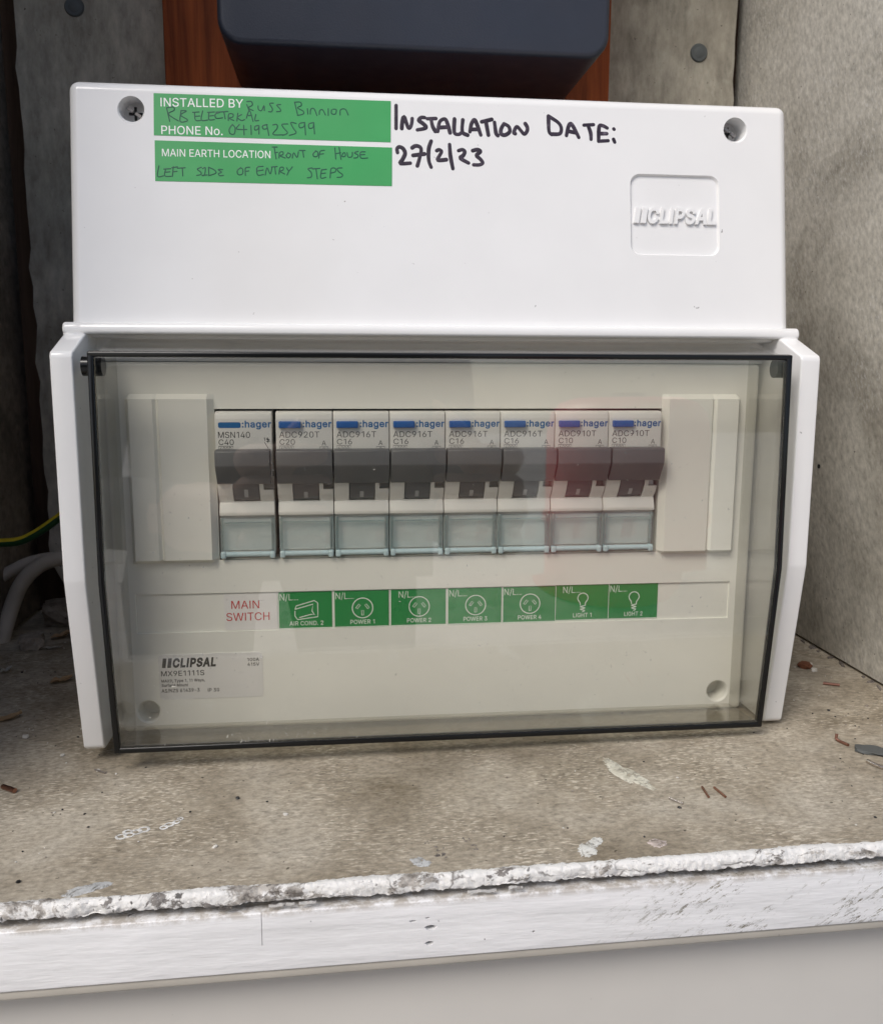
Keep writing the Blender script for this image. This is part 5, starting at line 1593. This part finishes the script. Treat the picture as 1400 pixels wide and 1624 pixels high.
bm = bmesh.new()
tube(bm, smooth_line([(-215, 112, -37), (-196, 114, -40.2), (-181.6, 115, -40.6), (-173.4, 115, -39.9), (-166.9, 115, -37), (-160.5, 115, -32.9), (-152, 115, -27), (-130, 112, -14), (-105, 100, -6)], 8), 1.9, 18, 0, 'round',
     mat_of=lambda k: 1 if 0.40 < k < 0.82 else 0)
ew = link('earth_wire', bm, ['wire_yellow', 'wire_green'], origin=(-160, 114, -35))
tag(ew, 'yellow and green earth wire running behind the left side of the white box', 'wire')
bm = bmesh.new()
tube(bm, smooth_line([(-189, 122, -96), (-186, 123, -84), (-182.3, 125, -71.7), (-177.5, 125, -61.5), (-170.8, 125, -54.4), (-163.4, 125, -50.8), (-150, 124, -48.5), (-120, 118, -47)], 8), 3.4, 16, 0, 'round')
cb = link('grey_cable', bm, 'cable', origin=(-170, 124, -70))
tag(cb, 'thick dusty grey cable curving from the shelf to behind the white box', 'cable')
bm = bmesh.new()
tube(bm, smooth_line([(-205, 128, -72), (-194, 130, -64), (-184, 132, -57), (-172, 134, -52.5), (-150, 136, -51)], 8), 2.8, 14, 0, 'round')
cb2 = link('grey_cable', bm, 'cable', origin=(-185, 131, -62))
tag(cb2, 'thinner grey cable crossing behind the thick dusty cable', 'cable')


def lump(name, mat, loc, size, seed, label, cat, group=None, flat=0.5):
    """a broken piece lying on the shelf"""
    bm = bmesh.new()
    bmesh.ops.create_icosphere(bm, subdivisions=3, radius=1.0)
    for v in bm.verts:
        d = v.co.normalized()
        k = 1 + 0.35 * noise.noise(d * 1.6 + Vector((seed, 0, 0))) + 0.2 * noise.noise(d * 4 + Vector((seed, 3, 0)))
        q = d * k
        q = Vector((max(-0.75, min(0.8, q.x)), q.y, max(-0.6, min(0.55, q.z))))
        v.co = Vector((q.x * size[0], q.y * size[1], q.z * size[2] * 1.2))
    low = min(v.co.z for v in bm.verts)
    bm.transform(Matrix.Translation((loc[0], loc[1], shelf_z(loc[0]) - low + (loc[2] if len(loc) > 2 else 0))) @ Matrix.Rotation(seed, 4, 'Z'))
    o = link(name, bm, mat, origin=(loc[0], loc[1], shelf_z(loc[0])), angle=25)
    tag(o, label, cat, group)
    return o


M['rubble'] = cement('broken_cement', (0.17, 0.14, 0.115), (0.30, 0.265, 0.225), (0.40, 0.36, 0.31), blotch=50, fine=300)
lump('cement_chunk', 'rubble', (-158, 150), (24, 9, 8), 0.2, 'large broken cement chunk in the dark back corner, left of the box', 'rubble', 'broken cement in the back corner')
lump('cement_chunk', 'rubble', (-170, 112), (8, 5, 4), 1.7, 'small cement chunk beside the foot of the grey cable', 'rubble', 'broken cement in the back corner')
lump('cement_chunk', 'rubble', (-150, 128), (12, 6, 4), 2.6, 'flat cement chunk in front of the largest broken piece', 'rubble', 'broken cement in the back corner')


def chip(mat, x, y, ln, w, h, ang, label, cat, group, seed=0):
    """a torn sliver of wood: curled sheet with ragged ends and raised edges"""
    bm = bmesh.new()
    nu, nv = 16, 7
    q = Matrix.Rotation(ang, 3, 'Z')
    g = []
    for i in range(nu + 1):
        t = i / nu
        row = []
        wid = w * (0.35 + 0.65 * math.sin(math.pi * min(1, 0.12 + t * 0.8))) * (1 + 0.45 * noise.noise((t * 4, seed, 0)))
        for j in range(nv + 1):
            s = j / nv - 0.5
            a = (t - 0.5) * ln + 0.12 * ln * noise.noise((s * 5, seed, 3)) * abs(t - 0.5) * 2
            b_ = s * wid + 0.2 * w * noise.noise((t * 2, seed, 6))
            z = h * (0.35 + 1.1 * abs(noise.noise((t * 2.2, s * 2, seed))) + 1.6 * s * s * (0.4 + t) + 0.8 * max(0, t - 0.7) * 3)
            p = q @ Vector((a, b_, 0))
            row.append(bm.verts.new((x + p.x, y + p.y, shelf_z(x + p.x) + z + 0.1)))
        g.append(row)
    for i in range(nu):
        for j in range(nv):
            bm.faces.new((g[i][j], g[i + 1][j], g[i + 1][j + 1], g[i][j + 1]))
    bmesh.ops.solidify(bm, geom=list(bm.faces), thickness=0.5)
    o = link('wood_chip', bm, mat, origin=(x, y, shelf_z(x)), angle=35)
    tag(o, label, cat, group)
    return o


def strand(x, y, ln, ang, mat, label, r=0.55, bend=0.0, lift=0.0):
    pts = []
    for i in range(7):
        t = i / 6 - 0.5
        a = ang + bend * t * 2
        pts.append((x + math.cos(ang) * ln * t - math.sin(ang) * bend * ln * t * t, y + math.sin(ang) * ln * t + math.cos(ang) * bend * ln * t * t, 0))
    pts = [(a, b, shelf_z(a) + r + 0.05 + lift * (i / 6)) for i, (a, b, _) in enumerate(pts)]
    bm = bmesh.new()
    tube(bm, pts, r, 10, 0, 'flat')
    o = link('wire_offcut', bm, mat, origin=(x, y, shelf_z(x)))
    tag(o, label, 'wire offcut', 'wire offcuts on the shelf')
    return o


strand(58.7, -61.3, 4.5, -0.95, 'tinned', 'bright silvery snippet of wire, furthest left of the three by the cream smear', 0.32)
strand(68.8, -57.3, 6.0, -1.67, 'copper', 'dark copper snippet of wire, between the silvery snippet and another copper one', 0.36)
strand(72.8, -57.9, 5.9, -1.43, 'copper', 'shiny copper snippet of wire, last of the three right of the cream smear', 0.36)
bm = bmesh.new()
tube(bm, [(124.6, -28.6, shelf_z(125) + 2.4), (124.3, -28.9, shelf_z(124) + 0.9), (124.8, -29.8, shelf_z(125) + 0.5), (126.0, -33.2, shelf_z(126) + 0.5)], 0.5, 10)
o = link('wire_offcut', bm, 'copper', origin=(127, -26, shelf_z(127)))
tag(o, 'bent copper snippet of wire sticking up right of the white box', 'wire offcut', 'wire offcuts on the shelf')
strand(149.8, 18.7, 5.7, -0.5, 'copper', 'straight copper snippet of wire near the foot of the right wall', 0.55)
strand(126.5, -49.0, 8.5, -1.1, 'tinned', 'thick bright wire end beside the dark slate flake', 0.62, bend=0.3)
strand(-130.3, -29.7, 5.6, -0.62, 'copper', 'short thick copper stub lying at the left edge of the shelf', 0.75)
strand(-107.0, -20.5, 4.7, -0.65, 'steel', 'thin grey wire clipping in front of the left rail of the box', 0.28)
chip('chip', -149.9, 26.7, 8.0, 4.2, 1.3, 0.5, 'curled tan wood chip furthest left on the shelf', 'wood chip', 'wood chips on the shelf', 1)
chip('chip', -143.2, 63.0, 8.0, 4.0, 1.5, 0.35, 'jagged tan wood chip beside the left rail of the white box', 'wood chip', 'wood chips on the shelf', 4)
chip('pale_chip', -169.0, 77.8, 4.5, 3.4, 1.6, 0.5, 'small pale wood chip behind the curled tan one, at the edge of the photo', 'wood chip', 'wood chips on the shelf', 7)
chip('pale_chip', -160.8, 107.6, 9.3, 2.2, 0.9, -0.1, 'long pale splinter in the shade near the back corner', 'wood chip', 'wood chips on the shelf', 9)
chip('chip', -161.2, 123.5, 9.0, 4.5, 2.2, 0.45, 'broad tan splinter leaning in the back corner beside the box', 'wood chip', 'wood chips on the shelf', 12)
lump('paint_flake', 'pale_chip', (-138.7, 9.4), (1.2, 0.9, 0.7), 3.3, 'tiny white curl of paint left of the box', 'paint flake', 'paint flakes on the shelf')
lump('paint_flake', 'pale_chip', (-122.1, -6.8), (0.8, 0.6, 0.4), 4.1, 'tiny white speck of paint in front of the left rail', 'paint flake', 'paint flakes on the shelf')
lump('rust_flake', 'rust', (150.5, 39.5), (3.4, 2.4, 1.3), 0.7, 'rust brown flake in the gap between the box and the right wall', 'flake')
lump('paint_flake', 'pale_chip', (153.5, 41.0), (1.1, 0.9, 0.8), 1.9, 'small pale crumb behind the rust brown flake', 'paint flake', 'paint flakes on the shelf')
lump('paint_flake', 'pale_chip', (151.6, 34.6), (1.4, 1.1, 0.9), 5.9, 'small pale crumb in front of the rust brown flake', 'paint flake', 'paint flakes on the shelf')
lump('slate_flake', 'slate', (131.6, -38.0), (6.8, 3.6, 0.7), 2.6, 'flat dark slate flake at the right edge of the shelf', 'flake')

# fine crumbs nobody could count
bm = bmesh.new()
rng = random.Random(11)
for i in range(520):
    if rng.random() < 0.6:
        x, y = rng.uniform(-185, -100), rng.uniform(-70, 140)
    elif rng.random() < 0.6:
        x, y = rng.uniform(110, 166), rng.uniform(-60, 120)
    else:
        x, y = rng.uniform(-180, 160), rng.uniform(-80, -5)
    s = rng.uniform(0.12, 0.42) * (1.8 if rng.random() < 0.08 else 1)
    sub = bmesh.new()
    bmesh.ops.create_icosphere(sub, subdivisions=1, radius=s)
    mi = rng.choice((0, 0, 0, 1, 1, 2))
    for v in sub.verts:
        v.co *= rng.uniform(0.6, 1.3)
        v.co.z *= 0.6
        v.co += Vector((x, y, shelf_z(x) + s * 0.35))
    merge(bm, sub, mi)
g = link('grit', bm, ['black_ink', 'rubble', 'pale_chip'], origin=(0, 20, -84), smooth=False)
tag(g, 'fine crumbs and grit scattered over the shelf', 'grit', kind='stuff')

# ------------------------------------------------------------------ what the glossy cover mirrors: yard, photographer, something red
GROUND = -1130
bm = bmesh.new()
n = 24
for i in range(n):
    for j in range(n):
        x0, x1 = -30000 + 60000 * i / n, -30000 + 60000 * (i + 1) / n
        y0, y1 = -60000 + 59800 * j / n, -60000 + 59800 * (j + 1) / n
        bm.faces.new([bm.verts.new(p) for p in ((x0, y0, GROUND), (x1, y0, GROUND), (x1, y1, GROUND), (x0, y1, GROUND))])
bmesh.ops.remove_doubles(bm, verts=bm.verts, dist=0.1)
M['yard'] = cement('pale_concrete_paving', (0.40, 0.38, 0.34), (0.52, 0.50, 0.46), (0.60, 0.58, 0.54), blotch=1.2, fine=14, bump_mm=2)
g = link('ground', bm, 'yard', origin=(0, -300, GROUND), smooth=False)
tag(g, 'pale concrete yard in front of the cupboard', 'ground', kind='structure')

M['dark_shirt'] = flat_mat('dark_navy_shirt', (0.018, 0.020, 0.028), 0.85)
M['jeans'] = flat_mat('dark_jeans', (0.03, 0.04, 0.07), 0.85)
M['skin'] = plastic('skin', (0.50, 0.30, 0.22), 0.5, wave=0.0)
M['hair'] = flat_mat('brown_hair', (0.05, 0.03, 0.02), 0.6)
M['shoe'] = flat_mat('black_shoe', (0.02, 0.02, 0.02), 0.5)
M['phone_case'] = plastic('black_phone_case', (0.015, 0.015, 0.017), 0.35, wave=0.0)
M['red_standin'] = plastic('red_plastic', (0.80, 0.04, 0.06), 0.35, wave=0.05)

PX, PY = -112, -690                             # where the photographer stands
SK = {'pelvis': ((PX, PY, -180), 128), 'waist': ((PX, PY, -60), 122), 'chest': ((PX, PY, 110), 140), 'collar': ((PX, PY, 215), 92),
      'neck': ((PX, PY + 8, 285), 52), 'skull': ((PX, PY + 30, 360), 70), 'crown': ((PX, PY + 22, 450), 66)}
BONES = [('pelvis', 'waist'), ('waist', 'chest'), ('chest', 'collar'), ('collar', 'neck'), ('neck', 'skull'), ('skull', 'crown')]
HANDS = {-1: (-66, -312, -18), 1: (46, -312, -18)}
for s, nm in ((-1, 'a'), (1, 'b')):
    hx, hy, hz = HANDS[s]
    SK['shoulder' + nm] = ((PX + s * 158, PY + 4, 178), 58)
    SK['elbow' + nm] = ((PX + s * 165, PY + 90, -70), 42)
    SK['wrist' + nm] = ((hx + s * 22, hy - 62, hz - 34), 27)
    SK['palm' + nm] = ((hx + s * 14, hy - 14, hz - 12), 30)
    SK['hip' + nm] = ((PX + s * 85, PY, -245), 88)
    SK['knee' + nm] = ((PX + s * 100, PY + 22, -650), 56)
    SK['ankle' + nm] = ((PX + s * 105, PY - 8, GROUND + 75), 38)
    SK['toe' + nm] = ((PX + s * 118, PY + 130, GROUND + 38), 34)
    BONES += [('chest', 'shoulder' + nm), ('shoulder' + nm, 'elbow' + nm), ('elbow' + nm, 'wrist' + nm), ('wrist' + nm, 'palm' + nm),
              ('pelvis', 'hip' + nm), ('hip' + nm, 'knee' + nm), ('knee' + nm, 'ankle' + nm), ('ankle' + nm, 'toe' + nm)]


def skinned(pts, bones, root):
    """one continuous body grown round a skeleton"""
    names = list(pts)
    me = bpy.data.meshes.new('tmp')
    me.from_pydata([pts[k][0] for k in names], [(names.index(a), names.index(b)) for a, b in bones], [])
    o = bpy.data.objects.new('tmp', me)
    COL.objects.link(o)
    md = o.modifiers.new('skin', 'SKIN')
    md.use_smooth_shade = True
    sub = o.modifiers.new('sub', 'SUBSURF')
    sub.levels = sub.render_levels = 2
    if not me.skin_vertices:
        bm_ = bmesh.new(); bm_.from_mesh(me); bm_.verts.layers.skin.verify(); bm_.to_mesh(me); bm_.free()
    for v, k in zip(me.skin_vertices[0].data, names):
        v.radius = (pts[k][1], pts[k][1] * (0.78 if k in ('pelvis', 'waist', 'chest') else 1.0))
        v.use_root = (k == root)
    bpy.context.view_layer.update()
    out = bpy.data.meshes.new_from_object(o.evaluated_get(bpy.context.evaluated_depsgraph_get()))
    bm_ = bmesh.new(); bm_.from_mesh(out)
    bpy.data.objects.remove(o); bpy.data.meshes.remove(me); bpy.data.meshes.remove(out)
    return bm_


bm = skinned(SK, BONES, 'pelvis')
for s, nm in ((-1, 'a'), (1, 'b')):             # fingers behind the phone's edge, thumb in front
    px, py, pz = SK['palm' + nm][0]
    ex = HANDS[s][0]
    for k in range(4):
        z = pz + 26 - 19 * k
        fl = (0.9, 1.0, 0.95, 0.78)[k]
        tube(bm, smooth_line([(px, py + 4, pz + 12 - 9 * k), (px + s * 8, py + 26, z), (ex + s * 2, py + 42 * fl, z + 2), (ex - s * 20 * fl, py + 34, z + 3)], 4), lambda t: 9.5 - 2.5 * t, 10, 0, 'round')
    tube(bm, smooth_line([(px - s * 4, py - 10, pz + 14), (ex - s * 6, py - 8, pz + 40), (ex - s * 22, py + 2, pz + 56)], 4), lambda t: 11 - 3 * t, 10, 0, 'round')
for f in bm.faces:
    c = f.calc_center_median()
    near_hand = c.y > -430
    if near_hand or c.z > 262:
        f.material_index = 1
    elif c.z < GROUND + 95:
        f.material_index = 3
    elif c.z < -215:
        f.material_index = 2
    else:
        f.material_index = 0
ph = link('person', bm, ['dark_shirt', 'skin', 'jeans', 'shoe'], origin=(PX, PY, GROUND), angle=180)
tag(ph, 'person in dark clothes holding up a phone, mirrored faintly in the smoked cover', 'person')
# face and hair
bm = bmesh.new()
tube(bm, [(PX, PY + 98, 402), (PX, PY + 116, 372), (PX, PY + 108, 362)], lambda t: 8 + 6 * t, 10, 0, 'round')
link('nose', bm, 'skin', ph, angle=180)
for s in (-1, 1):
    bm = bmesh.new(); bmesh.ops.create_uvsphere(bm, u_segments=12, v_segments=8, radius=9)
    bm.transform(Matrix.Translation((PX + s * 30, PY + 88, 405)))
    link('eye', bm, 'white_ink', ph, angle=180)
    bm = bmesh.new(); bmesh.ops.create_uvsphere(bm, u_segments=12, v_segments=8, radius=22)
    bm.transform(Matrix.Translation((PX + s * 72, PY + 25, 388)) @ Matrix.Diagonal((0.3, 0.7, 1.25, 1)))
    link('ear', bm, 'skin', ph, angle=180)
bm = bmesh.new()
tube(bm, smooth_line([(PX - 24, PY + 90, 330), (PX, PY + 98, 328), (PX + 24, PY + 90, 330)], 4), 4, 8, 0, 'round')
link('mouth', bm, 'red_ink', ph, angle=180)
bm = bmesh.new()
bmesh.ops.create_icosphere(bm, subdivisions=4, radius=1.0)
for v in bm.verts:
    k = 1 + 0.05 * noise.noise(v.co * 9)
    cut = -0.15 if v.co.y > 0.2 else -0.75
    v.co = Vector((v.co.x * 80 * k, v.co.y * 92 * k, max(v.co.z, cut if v.co.y < 0.55 else 0.42) * 100 * k)) + Vector((PX, PY + 18, 412))
link('hair', bm, 'hair', ph, angle=180)

bm = bmesh.new()
prism_y(bm, round_rect(-58, 20, -112, 50, 11, 6), -299, -291, 1.2, 2)
box(bm, -54, -16, -291.2, -289.2, 10, 46, 0.8)
o = link('phone', bm, 'phone_case', origin=(-19, -295, -31))
tag(o, 'black phone held upright in front of the white box', 'phone')

bm = bmesh.new()
sub = bmesh.new()
rings = []
for z, r in ((GROUND + 1, 228), (GROUND + 30, 236), (-700, 236), (-690, 243), (-660, 243), (-650, 236), (-330, 236), (-320, 243), (-290, 243), (-280, 236), (-20, 234), (40, 222), (72, 196), (88, 150)):
    rings.append([sub.verts.new((790 + r * math.cos(2 * math.pi * i / 40), -2300 + r * math.sin(2 * math.pi * i / 40), z)) for i in range(40)])
for a, b in zip(rings, rings[1:]):
    for i in range(40):
        sub.faces.new((a[i], a[(i + 1) % 40], b[(i + 1) % 40], b[i]))
sub.faces.new(rings[0][::-1]); sub.faces.new(rings[-1])
merge(bm, sub, 0)
dr = link('standin', bm, 'red_standin', origin=(790, -2300, GROUND), angle=40)  # invented red shape, added so the cover has something red to mirror
tag(dr, 'red plastic drum added for an unknown red thing, mirrored in the smoked cover over the end breakers', 'standin')
bm = bmesh.new()
cyl(bm, (790, -2300, 88), (790, -2300, 104), 52, 48, 24)
link('standin_cap', bm, 'phone_case', dr)
